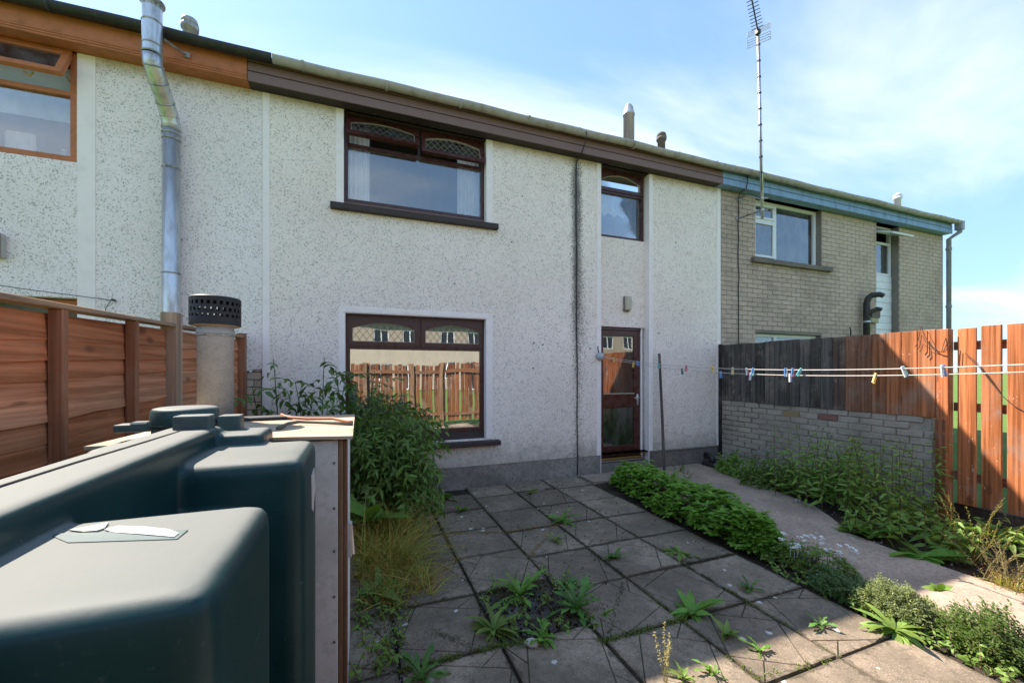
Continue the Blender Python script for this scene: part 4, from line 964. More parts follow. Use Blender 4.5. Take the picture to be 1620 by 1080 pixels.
bm = bmesh.new(); tube(bm, [(-.335, 2.04, 1.322), (-.31, 2.12, 1.332), (-.27, 2.20, 1.33), (-.14, 2.17, 1.322), (-.03, 2.13, 1.316)], [.011, .008, .007, .007, .007], 8)
tag(part('hose_offcut', bm, plain('grey rubber hose', (.14, .12, .09, 1), .7), None, True), 'grey rubber hose end curled on the box top', 'hose')
# boiler flue terminal
FT = thing('flue_terminal', 'grey cement flue with black slotted cap behind the tank', 'flue', (-.70, 2.52, 1.31))
fx, fy = -.70, 2.52
cem = concrete('flue cement', (.455, .475, .475, 1), (.335, .35, .345, 1), 0, .85, 2.5, .2, .002)
bm = bmesh.new(); lathe(bm, [(.0795, 1.30), (.0795, 1.765), (.083, 1.768), (.083, 1.790), (.080, 1.794), (.080, 1.83)], fx, fy, 32); part('pipe', bm, cem, FT, True)
bm = bmesh.new(); lathe(bm, [(.0833, 1.755), (.0845, 1.757), (.0845, 1.763), (.0833, 1.765)], fx, fy, 32); part('joint_ring', bm, MT['steeld'], FT, True)
bkp = plain('black terminal plastic', (.018, .018, .020, 1), .5)
def ringz(z0, z1, ra=.112, rb=.104): 
    bm = bmesh.new(); n = 40
    for k in range(n):
        a0, a1 = 2*math.pi*k/n, 2*math.pi*(k+1)/n
        P = lambda r, a, z: bm.verts.new((fx+r*math.cos(a), fy+r*math.sin(a), z))
        for (r0_, z0_, r1_, z1_) in ((ra, z0, ra, z1), (ra, z1, rb, z1), (rb, z1, rb, z0), (rb, z0, ra, z0)):
            bm.faces.new((P(r0_, a0, z0_), P(r0_, a1, z0_), P(r1_, a1, z1_), P(r1_, a0, z1_)))
    bmesh.ops.remove_doubles(bm, verts=bm.verts[:], dist=1e-5); return bm
for z0, z1 in ((1.812, 1.850), (1.864, 1.878), (1.897, 1.911), (1.930, 1.944)): part('cage_ring', ringz(z0, z1), bkp, FT)
for zi, (z0, z1) in enumerate(((1.849, 1.865), (1.877, 1.898), (1.910, 1.931))):
    bm = bmesh.new()
    for k in range(26):
        a = 2*math.pi*(k+.5*(zi % 2))/26; M_ = Matrix.Translation((fx, fy, 0)) @ Matrix.Rotation(a, 4, 'Z'); box(bm, .105, .111, -.0065, .0065, z0, z1, M=M_)
    part('cage_bars', bm, bkp, FT)
bm = bmesh.new(); lathe(bm, [(.112, 1.944), (.113, 1.946), (.108, 1.955), (.06, 1.960), (.01, 1.961)], fx, fy, 36); part('lid', bm, bkp, FT, True)
bm = bmesh.new(); lathe(bm, [(.06, 1.805), (.104, 1.808), (.104, 1.813), (.06, 1.813)], fx, fy, 36); part('base_plate', bm, plain('stained ring', (.36, .29, .19, 1), .7), FT, True)
# torn label on the near lobe of the tank
zl = 1.3280
scrap('label_patch', [(x, y, zl) for x, y in ((-.442, .822), (-.248, .764), (-.25, .729), (-.392, .770))], clean, .0012)
for L in ([(-.419, .826), (-.406, .833), (-.379, .843), (-.372, .816), (-.377, .808), (-.395, .811)], [(-.37, .811), (-.357, .820), (-.313, .799), (-.276, .775), (-.255, .750), (-.256, .736), (-.299, .761), (-.352, .792)]):
    scrap('label_scrap', [(x, y, zl+.0012) for x, y in L], lab, .001)
bm = bmesh.new(); vs = [bm.verts.new(p) for p in ((-.151, 1.50, 1.225), (-.150, 1.58, 1.235), (-.149, 1.60, 1.16), (-.151, 1.55, 1.09), (-.152, 1.52, 1.11))]; bm.faces.new(vs)
r_ = bmesh.ops.extrude_face_region(bm, geom=bm.faces[:])
for v in [g for g in r_['geom'] if isinstance(g, bmesh.types.BMVert)]: v.co.x += .003
part('label_scrap', bm, lab, TK)

# ---------------------------------------------------------------- washing line, reel hook, pegs, prop
LA = Vector((3.475, 5.27, 1.80)); LB = Vector((3.22, -.70, 1.76))
def lp(t, off=0.):
    p = LA.lerp(LB, t); p.z -= (.195+off)*4*t*(1-t)+off*.6; p.x += off*.5; return p
rl = thing('line_reel', 'grey washing line reel fixed to the white trim beside the back door', 'reel', (3.45, YW-.01, 1.80))
grey = plain('pale grey plastic', (.42, .45, .47, 1), .5)
bm = bmesh.new(); tube(bm, [(3.45, YW-.012, 1.80), (3.45, YW-.03, 1.80), (3.46, 5.285, 1.80), (3.465, 5.265, 1.80)], [.055, .062, .055, .035], 20); part('drum', bm, grey, rl, True)
bm = bmesh.new(); tube(bm, [(3.435, 5.33, 1.86), (3.40, 5.30, 1.92), (3.39, 5.28, 1.95)], .009, 6); part('hook', bm, blk, rl)
linem = plain('washing line pvc', (.62, .55, .50, 1), .5)
wl = thing('washing_line', 'pale doubled washing line sagging from the door reel across the yard', 'washing line', LA)
for off in (0., .028):
    bm = bmesh.new(); tube(bm, [lp(k/44, off) for k in range(45)], .0034, 5); part('strand', bm, linem, wl, True)
pegm = plain('peg plastic', (1, 1, 1, 1), .45, obj=True)
def prong():
    bm = bmesh.new(); pr = [(-.006, .012), (.006, .012), (.0075, .0), (.006, -.02), (.004, -.06), (-.004, -.06), (-.006, -.02), (-.0075, 0)]
    f_ = [bm.verts.new((x, -.005, z)) for x, z in pr]; b_ = [bm.verts.new((x, .005, z)) for x, z in pr]; n = len(pr)
    bm.faces.new(f_); bm.faces.new(b_[::-1])
    for k in range(n): bm.faces.new((f_[k], f_[(k+1) % n], b_[(k+1) % n], b_[k]))
    return mesh('prong', bm, pegm)
PR = prong(); bm = bmesh.new(); tube(bm, [(0, -.0065, -.012), (0, .0065, -.012)], .0055, 8); SPM = mesh('spring', bm, MT['steeld'])
YE, BLU, TEA, PNK, CRM, WHT, MNT, DRK = (.70, .50, .08), (.10, .28, .62), (.12, .42, .42), (.62, .16, .2), (.60, .52, .30), (.75, .76, .76), (.35, .68, .55), (.05, .09, .12)
def tcol(y): return (5.27-y)/5.97
PEGS = [(4.98, YE, YE, 4, 'yellow peg hanging right beside the grey reel'), (4.52, YE, YE, -5, 'yellow peg in front of the back door glass'), (4.41, BLU, BLU, 3, 'blue peg next to a yellow one before the door'),
        (3.99, TEA, TEA, 6, 'teal peg in front of the grey timber prop'), (3.60, DRK, TEA, 8, 'dark peg with a teal leg before the white wall'), (3.52, PNK, PNK, -6, 'pink peg before the white wall right of the door'),
        (3.145, YE, WHT, 0, 'yellow and white peg at the right edge of the white wall'), (3.06, BLU, BLU, 4, 'blue peg at the corner of wall and black fence'), (2.90, CRM, CRM, 0, 'lone cream peg against the blackened fence'),
        (2.745, WHT, PNK, 9, 'white and pink peg leaning in a cluster'), (2.71, WHT, BLU, -4, 'white and blue peg in the middle of the leaning cluster'), (2.675, BLU, MNT, -9, 'blue and mint peg at the right of the leaning cluster'),
        (2.365, BLU, WHT, 2, 'blue and white peg at the left of the straight trio'), (2.335, WHT, BLU, 0, 'white and blue peg in the middle of the straight trio'), (2.302, BLU, PNK, -2, 'blue and pink peg at the right of the straight trio'),
        (2.235, TEA, TEA, -30, 'teal peg tilted beside the straight trio'), (1.725, YE, YE, -24, 'yellow tilted peg against the half shaded fence boards'), (1.565, WHT, MNT, 18, 'white and mint peg against the sunlit fence boards'), (1.37, WHT, BLU, 8, 'white and blue peg nearest the gate')]
proto = None
for i, (y, c1, c2, tilt, lab_) in enumerate(PEGS):
    p = lp(tcol(y), .028 if i % 3 == 1 else 0)
    if proto is None:
        t = thing('peg', lab_, 'peg', (0, 0, 0), 'clothes pegs on the washing line')
        a = link('prong', PR, t, (0, 0, 0), (0, R(5), 0)); b = link('prong', PR, t, (0, .0, 0), (0, R(-5), 0)); a.location = (-.0035, 0, 0); b.location = (.0045, .004, 0); link('spring', SPM, t); proto = t
    else: t = copy_tree(proto, (0, 0, 0))
    t['label'] = lab_; t.location = p+Vector((0, 0, .004)); t.rotation_euler = (R(uni(-4, 4)), R(-tilt), R(-25+uni(-18, 18)))
    pr_ = [c for c in t.children if c.name.startswith('prong')]; pr_[0].color = (*c1, 1); pr_[1].color = (*c2, 1)
bm = bmesh.new(); tube(bm, [(4.52, 5.14, 0), (4.53, 5.20, .9), (4.535, 5.27, 1.86)], [.024, .022, .021], 7)
tag(part('line_prop', bm, MT['lpost'], None, color=(.13, .115, .10)), 'weathered grey timber prop leaning on the wall right of the door', 'prop')
# drain by the corner
dr = thing('drain_gully', 'black drain gully with a grey rim in the corner of the yard', 'drain', (5.62, 5.12, 0))
bx('grate', blk, dr, 5.42, 5.66, 5.02, 5.28, -.02, .05, bev=.02)
bm = bmesh.new(); tube(bm, [(5.42+.0, 5.0, .05), (5.55, 4.97, .07), (5.66, 5.0, .09), (5.70, 5.12, .10), (5.69, 5.26, .09)], .022, 8); part('rim', bm, MT['cem'], dr, True)
bm = bmesh.new(); tube(bm, [(5.56, 5.17, .02), (5.56, 5.17, .10), (5.58, 5.28, .14), (5.6, 5.345, .14)], .045, 12); part('waste_pipe', bm, blk, dr, True)

# ---------------------------------------------------------------- plants
def add_leaf(V, F, M, L, W, n=3, droop=.25, fold=.25, prof=0, tip=1.):
    b = len(V)
    if n == 1:
        V += [M @ Vector((0, 0, 0)), M @ Vector((L*.45, -W*.5, W*fold*.5)), M @ Vector((L*.95, 0, -L*droop)), M @ Vector((L*.45, W*.5, W*fold*.5))]; F.append((b, b+1, b+2, b+3)); return
    for i in range(n+1):
        t = i/n
        w = W*.5*(math.sin(math.pi*min(1, .06+t*.94)**(.75 if prof == 0 else 1.25)) if prof < 2 else (1-t)*.9+.1)
        if prof == 3 and 0 < i < n: w = W*.5*(.35+.65*t)*(1.0 if i % 2 else .5)*(1.25 if i > n-3 else 1)
        if i == n: w = W*.03
        x = L*(t-.12*droop*t*t); z = -L*droop*t*t
        for s in (-1, 0, 1): V.append(M @ Vector((x, s*w, z+abs(s)*w*fold)))
    for i in range(n):
        a = b+i*3; F.append((a, a+1, a+4, a+3)); F.append((a+1, a+2, a+5, a+4))
def frame(p, d, roll=0.):
    d = Vector(d).normalized(); q = d.to_track_quat('X', 'Z'); return Matrix.Translation(p) @ q.to_matrix().to_4x4() @ Matrix.Rotation(roll, 4, 'X')
def direction(az, elv): return Vector((math.cos(az)*math.cos(elv), math.sin(az)*math.cos(elv), math.sin(elv)))
LM = dict(
 elder=leafmat('elder leaf', (.075, .15, .04, 1), (.14, .235, .065, 1), .35), bush=leafmat('bush leaf', (.11, .19, .035, 1), (.18, .28, .06, 1), .3),
 mint=leafmat('mint leaf', (.21, .45, .06, 1), (.31, .58, .09, 1), .45), weed=leafmat('weed leaf', (.15, .25, .045, 1), (.25, .36, .08, 1), .4),
 rosette=leafmat('rosette leaf', (.15, .31, .05, 1), (.22, .39, .07, 1), .4), grassy=leafmat('bed grass', (.34, .40, .07, 1), (.44, .46, .10, 1), .4), tan=leafmat('seeding grass', (.58, .34, .10, 1), (.50, .36, .11, 1), .4),
 thyme=leafmat('thyme leaf', (.22, .29, .10, 1), (.30, .36, .15, 1), .3), thyme_shade=leafmat('shaded thyme leaf', (.10, .18, .06, 1), (.15, .23, .08, 1), .3), dry=leafmat('dry stalk', (.34, .27, .12, 1), (.25, .23, .09, 1), .25), moss=leafmat('moss', (.10, .13, .025, 1), (.16, .19, .03, 1), .2),  # the two thyme greens put sun and shade into the leaf colour
 white=plain('white petal', (.80, .80, .76, 1), .6, var=.05), stem=plain('green stem', (.07, .10, .035, 1), .7), stemr=plain('reddish stem', (.13, .09, .05, 1), .7), lime=leafmat('lime leaf', (.16, .27, .05, 1), (.21, .31, .06, 1), .45))
def stems_mesh(name, paths, r0_, m, n=5):
    bm = bmesh.new()
    for pts in paths: tube(bm, pts, [r0_*(1-.65*k/(len(pts)-1)) for k in range(len(pts))], n, cap=False)
    return mesh(name, bm, m, True)
def stem_path(r, p, h, lean=(0, 0), curve=.1, n=6):
    az = r.uniform(0, 6.28); c = r.uniform(.3, 1)*curve*h
    return [Vector((p[0]+lean[0]*t+math.cos(az)*c*t*t, p[1]+lean[1]*t+math.sin(az)*c*t*t, p[2]+h*t*(1-.08*t))) for t in [k/n for k in range(n+1)]]
def along(path, t):
    f = t*(len(path)-1); i = min(int(f), len(path)-2); return path[i].lerp(path[i+1], f-i)
# compound elder leaf: five leaflets, one mesh shared by every leaf of the shrubs
def compound(name, m, L=.17, pairs=2, lw=.034, ll=.085, seed=0):
    V, F = [], []; r = random.Random(seed)
    for k in range(pairs):
        x = L*(.3+.38*k)
        for s in (-1, 1): add_leaf(V, F, frame((x, 0, -L*.22*(x/L)**2), (.55, s, -.12+r.uniform(-.2, .1)), r.uniform(-.4, .4)), ll*r.uniform(.85, 1.1), lw, 3, .3, .22)
    add_leaf(V, F, frame((L*.92, 0, -L*.19), (1, r.uniform(-.15, .15), -.35)), ll*1.2, lw*1.15, 3, .35, .22)
    b = len(V)
    for t in (0, .5, 1.): 
        for s in (-.0022, .0022): V.append(Vector((L*t*.95, s, -L*.22*t*t)))
    F += [(b, b+1, b+3, b+2), (b+2, b+3, b+5, b+4)]
    return mesh_vf('leaf', V, F, m)
CL = [compound('e', LM['elder'], seed=k) for k in range(3)]; CB = [compound('b', LM['bush'], .19, 3, .026, .075, seed=k+9) for k in range(4)]
def shrub(name, label, cat, stems, leaves, r, sm, per, spread=(.0, .5), size=1., tiers=9, group=None):
    p0 = stems[0][0]; t = thing(name, label, cat, (p0.x, p0.y, 0), group)
    link('stems', stems_mesh('stems', stems, .010, sm), t)
    for path in stems:
        n = int(per*r.uniform(.85, 1.15)); az = r.uniform(0, 6.28)
        for k in range(n):
            f = .22+.78*(k+.5)/n; p = along(path, f); az += 1.57 if k % 2 else 3.14+r.uniform(-.3, .3)
            e = r.uniform(-.75, .15)+max(0, f-.85)*5*.6; d = direction(az+r.uniform(-.3, .3), e)
            q = d.to_track_quat('X', 'Z').to_euler(); s = size*r.uniform(.7, 1.15)*(1.05-.35*f)
            link('leaf', r.choice(leaves), t, p, (q.x+r.uniform(-.8, .8), q.y, q.z), (s, s, s))
    return t
r = random.Random(11)
def V3(x, y, z=0): return Vector((x, y, z))
st_ = [stem_path(r, (-.80, 5.05, 0), 1.86, (-.02, -.05), .04), stem_path(r, (-.74, 5.0, 0), 1.6, (.10, -.12), .08), stem_path(r, (-.9, 5.05, 0), 1.55, (-.1, -.1), .05)]
shrub('elder_shrub', 'young elder shoots with drooping leaves against the white wall, left clump', 'shrub', st_, CL, r, LM['stem'], 16, size=1.75, group='elder shoots by the white wall')
st_ = [stem_path(r, (-.40, 4.9, 0), 1.88, (.03, -.08), .04), stem_path(r, (-.30, 4.85, 0), 1.74, (.14, -.1), .06), stem_path(r, (-.48, 4.9, 0), 1.6, (-.08, -.1), .06), stem_path(r, (-.12, 4.95, 0), 1.7, (.05, -.05), .04)]
shrub('elder_shrub', 'young elder shoots with drooping leaves left of the downstairs window', 'shrub', st_, CL, r, LM['stem'], 16, size=1.75, group='elder shoots by the white wall')
st_ = []
for k in range(34):
    x = r.uniform(-.15, .62); y = r.uniform(4.05, 5.15); hgt = 1.72-1.0*max(0, (x-.15))-.55*max(0, 4.45-y)+r.uniform(-.25, .08); 
    if k % 5 == 4: hgt *= .75
    if k % 5 != 1: hgt = min(hgt, 1.28+r.uniform(-.1, .06))
    st_.append(stem_path(r, (x, y, 0), max(.45, hgt), (r.uniform(-.05, .22), r.uniform(-.22, .02)), .16))
shrub('leafy_bush', 'large dark green bush growing in front of the downstairs window', 'bush', st_, CB, r, LM['stem'], 20, size=1.55)
# low leafy fern at the foot of the bush
def tuft(name, label, cat, x, y, n, L, W, m, r, el=(.3, 1.2), droop=(.3, .9), z=0., group=None, nseg=4, fold=.15, prof=1, kind=None, spread=.03, parts=False, lean=None, stuff=True):
    t = thing(name, label, cat, (x, y, z), group)
    if parts:
        for k in range(n):
            V, F = [], []; l_ = L*r.uniform(.38, 1.15); add_leaf(V, F, Matrix.Identity(4), l_, W*r.uniform(.8, 1.2), 9 if prof == 3 else 5, r.uniform(*droop), fold, prof)
            d = direction(6.283*k/n*1.0+r.uniform(-.7, .7), r.uniform(*el)); q = d.to_track_quat('X', 'Z').to_euler()
            link('leaf', mesh_vf('leaf', V, F, m), t, (x+r.uniform(-.01, .01), y+r.uniform(-.01, .01), z+.004), (q.x+r.uniform(-.5, .5), q.y, q.z))
        return t
    V, F = [], []
    for k in range(n):
        p = (x+r.gauss(0, spread), y+r.gauss(0, spread), z); d = direction(r.uniform(0, 6.283), r.uniform(*el))
        if lean: d = (d+Vector(lean)).normalized()
        add_leaf(V, F, frame(p, d, r.uniform(-.5, .5)), L*r.uniform(.5, 1.15), W*r.uniform(.7, 1.2), nseg, r.uniform(*droop), fold, prof)
    o = link('foliage', mesh_vf('foliage', V, F, m), t)
    if stuff: o['kind'] = 'stuff'
    return t
tuft('fern_plant', 'low ferny weed spreading at the foot of the white wall plinth', 'plant', .90, 5.02, 26, .30, .075, LM['weed'], r, (.15, .9), (.4, .9), parts=True)
tuft('broad_leaf_weed', 'pale broad leaved weed squeezed between box and bush', 'weed', .10, 3.75, 9, .34, .17, LM['lime'], r, (.5, 1.2), (.3, .8), z=.25, parts=True)
# long grass by the box: green blades and rusty seeding stalks
def grass_clump(name, label, x0, x1, y0, y1, n, L, mix_tan, r, lean=(.35, -.1, 0)):
    t = thing(name, label, 'grass', ((x0+x1)/2, (y0+y1)/2, 0)); A = [[], []]; B = [[], []]
    for k in range(n):
        p = (r.uniform(x0, x1), r.uniform(y0, y1), -.01); d = (direction(r.uniform(0, 6.28), r.uniform(.55, 1.4))+Vector(lean)*r.uniform(0, 1.6)).normalized()
        T = B if r.random() < mix_tan else A
        add_leaf(T[0], T[1], frame(p, d, r.uniform(-1, 1)), L*r.uniform(.45, 1.2), (.010 if T is A else .007)*r.uniform(.7, 1.3), 4, r.uniform(.25, .8), .2, 2)
        if T is B:
            q = T[0][-2]
            for j in range(5): add_leaf(T[0], T[1], frame(q+Vector((r.uniform(-.03, .03), r.uniform(-.03, .03), r.uniform(-.03, .02))), direction(r.uniform(0, 6.28), r.uniform(-.3, 1))), .022, .004, 1, .2, .1, 1)
    o = link('blades', mesh_vf('blades', *A, LM['grassy']), t); o['kind'] = 'stuff'
    o = link('seed_stalks', mesh_vf('seed_stalks', *B, LM['tan']), t); o['kind'] = 'stuff'
    return t
grass_clump('grass_clump', 'yellowing long grass with rusty seed stalks beside the boiler box', -.02, .36, 3.25, 4.2, 1300, .52, .45, r)
grass_clump('grass_clump', 'short yellow green grass mat edging the paving near the box', .05, .50, 2.85, 3.35, 520, .22, .5, r)
tuft('weed_plant', 'dark leafy weed low beside the box corner', 'weed', .12, 3.0, 22, .20, .06, LM['weed'], r, (.2, 1.2), (.3, .9), parts=True)
# mint: a long mound in the planting strip
def mound(name, label, cat, pts, hgt, n, L, W, m, r, up=.35, group=None, stems=True, nseg=2):
    """pts: spine of (x, y, half width, height)"""
    t = thing(name, label, cat, (pts[0][0], pts[0][1], 0), group); V, F = [], []; S = []
    for k in range(n):
        f = r.random()*(len(pts)-1); i = min(int(f), len(pts)-2); u = f-i; a, b = pts[i], pts[i+1]
        cx_, cy_, hw, hh = [a[j]+(b[j]-a[j])*u for j in range(4)]
        th = r.uniform(-1, 1)*1.45; q = r.uniform(.78, 1.05)
        e = min(1, min(f, len(pts)-1-f)*2.2+.25); hw *= e**.5; hh *= e**.6
        bumpy = 1+.34*mnoise.noise(Vector((cx_*7+th, cy_*7, th*2)))
        x = cx_+math.sin(th)*hw*q*bumpy; z = max(.005, math.cos(th)*hh*q*bumpy*(1+.12*r.random())); y = cy_+r.gauss(0, .012)
        az0 = r.uniform(0, 6.28)
        out = Vector((math.sin(th)*1.0, r.uniform(-.3, .3), math.cos(th)*.9+.25)).normalized()
        for j in range(4):
            d = (direction(az0+j*1.571+r.uniform(-.25, .25), r.uniform(-.1, .5))*1.0+out*up).normalized()
            add_leaf(V, F, frame(Vector((x, y, z)), d, r.uniform(-.3, .3)), L*r.uniform(.65, 1.15), W*r.uniform(.8, 1.2), nseg, r.uniform(.1, .4), .3, 0)
        if stems and k % 6 == 0: S.append([Vector((cx_+math.sin(th)*hw*.5, y, 0)), Vector((x-out.x*.02, y, z*.6)), Vector((x, y, z))])
    o = link('foliage', mesh_vf('foliage', V, F, m), t); o['kind'] = 'stuff'
    if S: link('stems', stems_mesh('stems', S, .003, LM['stem'], 4), t)['kind'] = 'stuff'
    return t
mound('mint_bed', 'dense bright green mint mound in the planting strip', 'plant', [(3.62, 4.95, .26, .20), (3.52, 4.5, .32, .30), (3.42, 4.0, .34, .31), (3.38, 3.5, .34, .31), (3.36, 3.0, .32, .30), (3.34, 2.62, .25, .24), (3.32, 2.4, .12, .12)], .3, 2000, .062, .040, LM['mint'], r, nseg=3)
# white flowered plant
t = mound('white_flower_plant', 'low dark green plant with white flower heads past the mint', 'plant', [(3.32, 2.48, .13, .10), (3.33, 2.25, .17, .17), (3.36, 2.02, .17, .17), (3.36, 1.88, .12, .10)], .2, 420, .035, .011, LM['weed'], r)
for k in range(30):
    V, F = [], []; x, y = r.choice(((3.42, 2.28), (3.46, 2.18), (3.30, 2.36), (3.44, 2.05), (3.24, 2.20), (3.47, 1.95))); x += r.gauss(0, .03); y += r.gauss(0, .03); z = r.uniform(.17, .25)
    for j in range(9): add_leaf(V, F, frame((x+r.uniform(-.012, .012), y+r.uniform(-.012, .012), z+r.uniform(-.006, .006)), direction(r.uniform(0, 6.28), r.uniform(.0, .8))), .022, .018, 1, .1, .1, 0)
    add_leaf(V, F, frame((x, y, z-.10), (0, 0, 1)), .10, .003, 1, 0, 0, 1); link('flower', mesh_vf('flower', V, F, LM['white']), t)
def spiky(name, label, cat, cx, cy, rx, ry, hh, n, L, m, r, leaf=.020, group=None, lean=0.):
    t = thing(name, label, cat, (cx, cy, 0), group); V, F = [], []
    for k in range(n):
        a = r.uniform(0, 6.283); q = math.sqrt(r.random()); bx_, by_ = math.cos(a)*q, math.sin(a)*q
        d = (Vector((bx_*.9*(1-lean), by_*.9*(1-lean), .75))+Vector((r.gauss(0, .18), r.gauss(0, .18), 0))).normalized(); zt = hh*math.sqrt(max(0, 1-q*q*.9))*r.uniform(.7, 1.1)*(1+.55*mnoise.noise(Vector((bx_*2.2+cx*5, by_*2.2, cy*3))))
        tip = Vector((cx+bx_*rx, cy+by_*ry, zt)); s = L*r.uniform(.6, 1.2)
        for j in range(9):
            p = tip-d*s*(1-j/8.); az = j*2.4; side = d.orthogonal(); side.rotate(Matrix.Rotation(az, 3, d))
            add_leaf(V, F, frame(p, side*.8+d*.75), leaf*r.uniform(.8, 1.2), leaf*.45, 1, .1, .1, 1)
    o = link('foliage', mesh_vf('foliage', V, F, m), t); o['kind'] = 'stuff'; return t
spiky('thyme_bush', 'rounded dark thyme cushion half in shade in the planting strip', 'shrub', 3.20, 1.84, .20, .22, .15, 620, .06, LM['thyme_shade'], r)
spiky('thyme_bush', 'rounded pale sunlit thyme cushion beside the dock leaves', 'shrub', 3.27, 1.58, .23, .22, .17, 760, .065, LM['thyme'], r)
grassy2 = leafmat('heather spike', (.10, .19, .035, 1), (.16, .23, .06, 1), .35, dead=(.18, .11, .06, 1))
spiky('heather_bush', 'upright yellow green heather in the sun at lower right', 'shrub', 3.36, 1.20, .22, .20, .20, 620, .16, grassy2, r, .024, lean=.7)
tuft('bindweed_plant', 'lime green round leaved weed at the bottom right corner', 'weed', 3.36, .98, 30, .10, .07, LM['lime'], r, (.2, 1.2), (.2, .6), parts=True)
tuft('bindweed_plant', 'lime green sprig standing above the heather', 'weed', 3.38, 1.42, 10, .09, .035, LM['lime'], r, (.3, 1.4), (.2, .6), z=.20, parts=True)
tuft('dock_plant', 'flat rosette of long pale dock leaves at the sun edge', 'weed', 3.02, 1.47, 26, .20, .042, LM['weed'], r, (.08, .9), (.25, .7), parts=True, z=.01)
# rosettes and tufts in the paving
RO = [(1.05, 2.62, .24, 22, (.6, 1.35), 'tall bright green dandelion at the back of the rubble patch'), (1.33, 2.33, .25, 22, (.5, 1.3), 'bright green dandelion at the right of the rubble patch'), (.76, 2.33, .20, 18, (.25, 1.1), 'wide dandelion rosette at the left of the rubble patch'),
      (1.01, 2.16, .15, 15, (.3, 1.2), 'small dandelion at the front of the rubble patch'), (1.42, 2.62, .14, 14, (.4, 1.2), 'small pale dandelion behind the right rubble edge'),
      (1.71, 3.37, .15, 14, (.3, 1.1), 'dandelion rosette nearest to centre of the back paving'), (1.97, 3.76, .19, 18, (.4, 1.3), 'tufty dandelion farther back, behind a smaller rosette'), (2.01, 2.89, .13, 14, (.3, 1.2), 'small round tuft right of the middle slabs'),
      (2.60, 2.76, .21, 11, (.1, .6), 'flat long leaved rosette close to the mint'), (2.03, 2.05, .22, 16, (.1, .8), 'spreading rosette at the joint near the shadow edge'), (2.62, 2.12, .12, 14, (.4, 1.3), 'grass like tuft at a joint near the white flowers'),
      (2.07, 4.79, .13, 12, (.5, 1.3), 'dull tuft at the back paving near the plinth'), (1.07, 4.45, .15, 10, (.4, 1.2), 'small leafy sprig on the back left paving'), (2.66, 1.66, .10, 11, (.4, 1.2), 'tiny tuft at a joint by the shadow line'), (2.05, 1.80, .13, 12, (.5, 1.3), 'upright tuft in the joint at the shadow edge'),
      (2.10, 1.63, .12, 12, (.4, 1.3), 'sunlit tuft at the slab crossing low right'), (.30, 2.10, .16, 14, (.4, 1.3), 'green tuft in the dirt beside the box'), (1.55, 1.62, .10, 9, (.5, 1.3), 'sunlit little sprig at the bottom edge'), (1.72, 1.60, .10, 9, (.5, 1.3), 'second sunlit sprig at the bottom edge')]
RM = [LM['rosette'], leafmat('old dandelion leaf', (.16, .27, .06, 1), (.25, .33, .08, 1), .4, dead=(.35, .27, .08, 1)), leafmat('dark dandelion leaf', (.09, .20, .045, 1), (.14, .27, .06, 1), .35)]
for i_, (x, y, L, n, el, lab_) in enumerate(RO):
    tuft('dandelion', lab_, 'weed', x, y, int(n*uni(1.1, 1.7)), L*.88, L*uni(.15, .26), RM[(i_*2) % 3], r, el, (.2, .9), parts=True, group='weeds growing through the paving', fold=.3, prof=(3, 3, 1, 3, 0)[i_ % 5])
# weedy bed on the right
def weed_stand(name, label, cat, n, xr, yr, hr, m, r, leaf=(.075, .024), group=None, per=22, flower=0, tipm=None, hfun=None):
    t = thing(name, label, cat, ((xr[0]+xr[1])/2, (yr[0]+yr[1])/2, 0), group); V, F = [], []; S = []; FV, FF = [], []
    for k in range(n):
        x, y = r.uniform(*xr), r.uniform(*yr); h_ = r.uniform(*hr)*(hfun(x, y) if hfun else 1); pth = stem_path(r, (x, y, 0), h_, (r.uniform(-.08, .08), r.uniform(-.08, .08)), .2); S.append(pth)
        az = r.uniform(0, 6.28)
        for j in range(per):
            f = .12+.88*j/per; az += 2.4; p = along(pth, f); e = r.uniform(-.15, .6); sz = (1.15-.7*f)*r.uniform(.7, 1.2)
            add_leaf(V, F, frame(p, direction(az, e-.15), r.uniform(-1, 1)), leaf[0]*sz, leaf[1]*sz, 3, r.uniform(.2, .6), .25, 0)
        if flower and r.random() < flower:
            for j in range(12): add_leaf(FV, FF, frame(pth[-1]+Vector((r.gauss(0, .03), r.gauss(0, .03), r.gauss(0, .03))), direction(r.uniform(0, 6.28), r.uniform(0, 1))), .011, .009, 1, .1, .1, 0)
    o = link('foliage', mesh_vf('foliage', V, F, m), t); o['kind'] = 'stuff'
    link('stems', stems_mesh('stems', S, .0045, LM['stemr'], 4), t)['kind'] = 'stuff'
    if FV: link('flowers', mesh_vf('flowers', FV, FF, tipm or LM['white']), t)['kind'] = 'stuff'
    return t
weed_stand('tall_weed', 'tall leafy willowherb stand against the grey brick wall', 'weed', 80, (4.85, 5.75), (2.4, 3.6), (.5, 1.02), LM['weed'], r, (.13, .036), per=22)
weed_stand('nettle_patch', 'dark green weed patch with tiny white flowers beside the path bend', 'weed', 70, (4.95, 5.75), (3.4, 4.3), (.22, .46), LM['bush'], r, (.10, .034), per=18, flower=.6)
weed_stand('low_weed', 'low bright weed mat by the drain corner', 'weed', 44, (5.2, 5.8), (4.1, 4.95), (.14, .36), LM['weed'], r, (.14, .045), per=13, flower=.1)
weed_stand('low_weed', 'knee high weeds crowding the path edge below the gate', 'weed', 42, (4.5, 5.5), (1.75, 2.6), (.18, .42), LM['weed'], r, (.13, .045), per=14)
weed_stand('seedling_patch', 'sparse seedlings on the path near the step', 'weed', 12, (4.2, 4.9), (4.6, 5.15), (.08, .2), LM['weed'], r, (.06, .02), per=8)
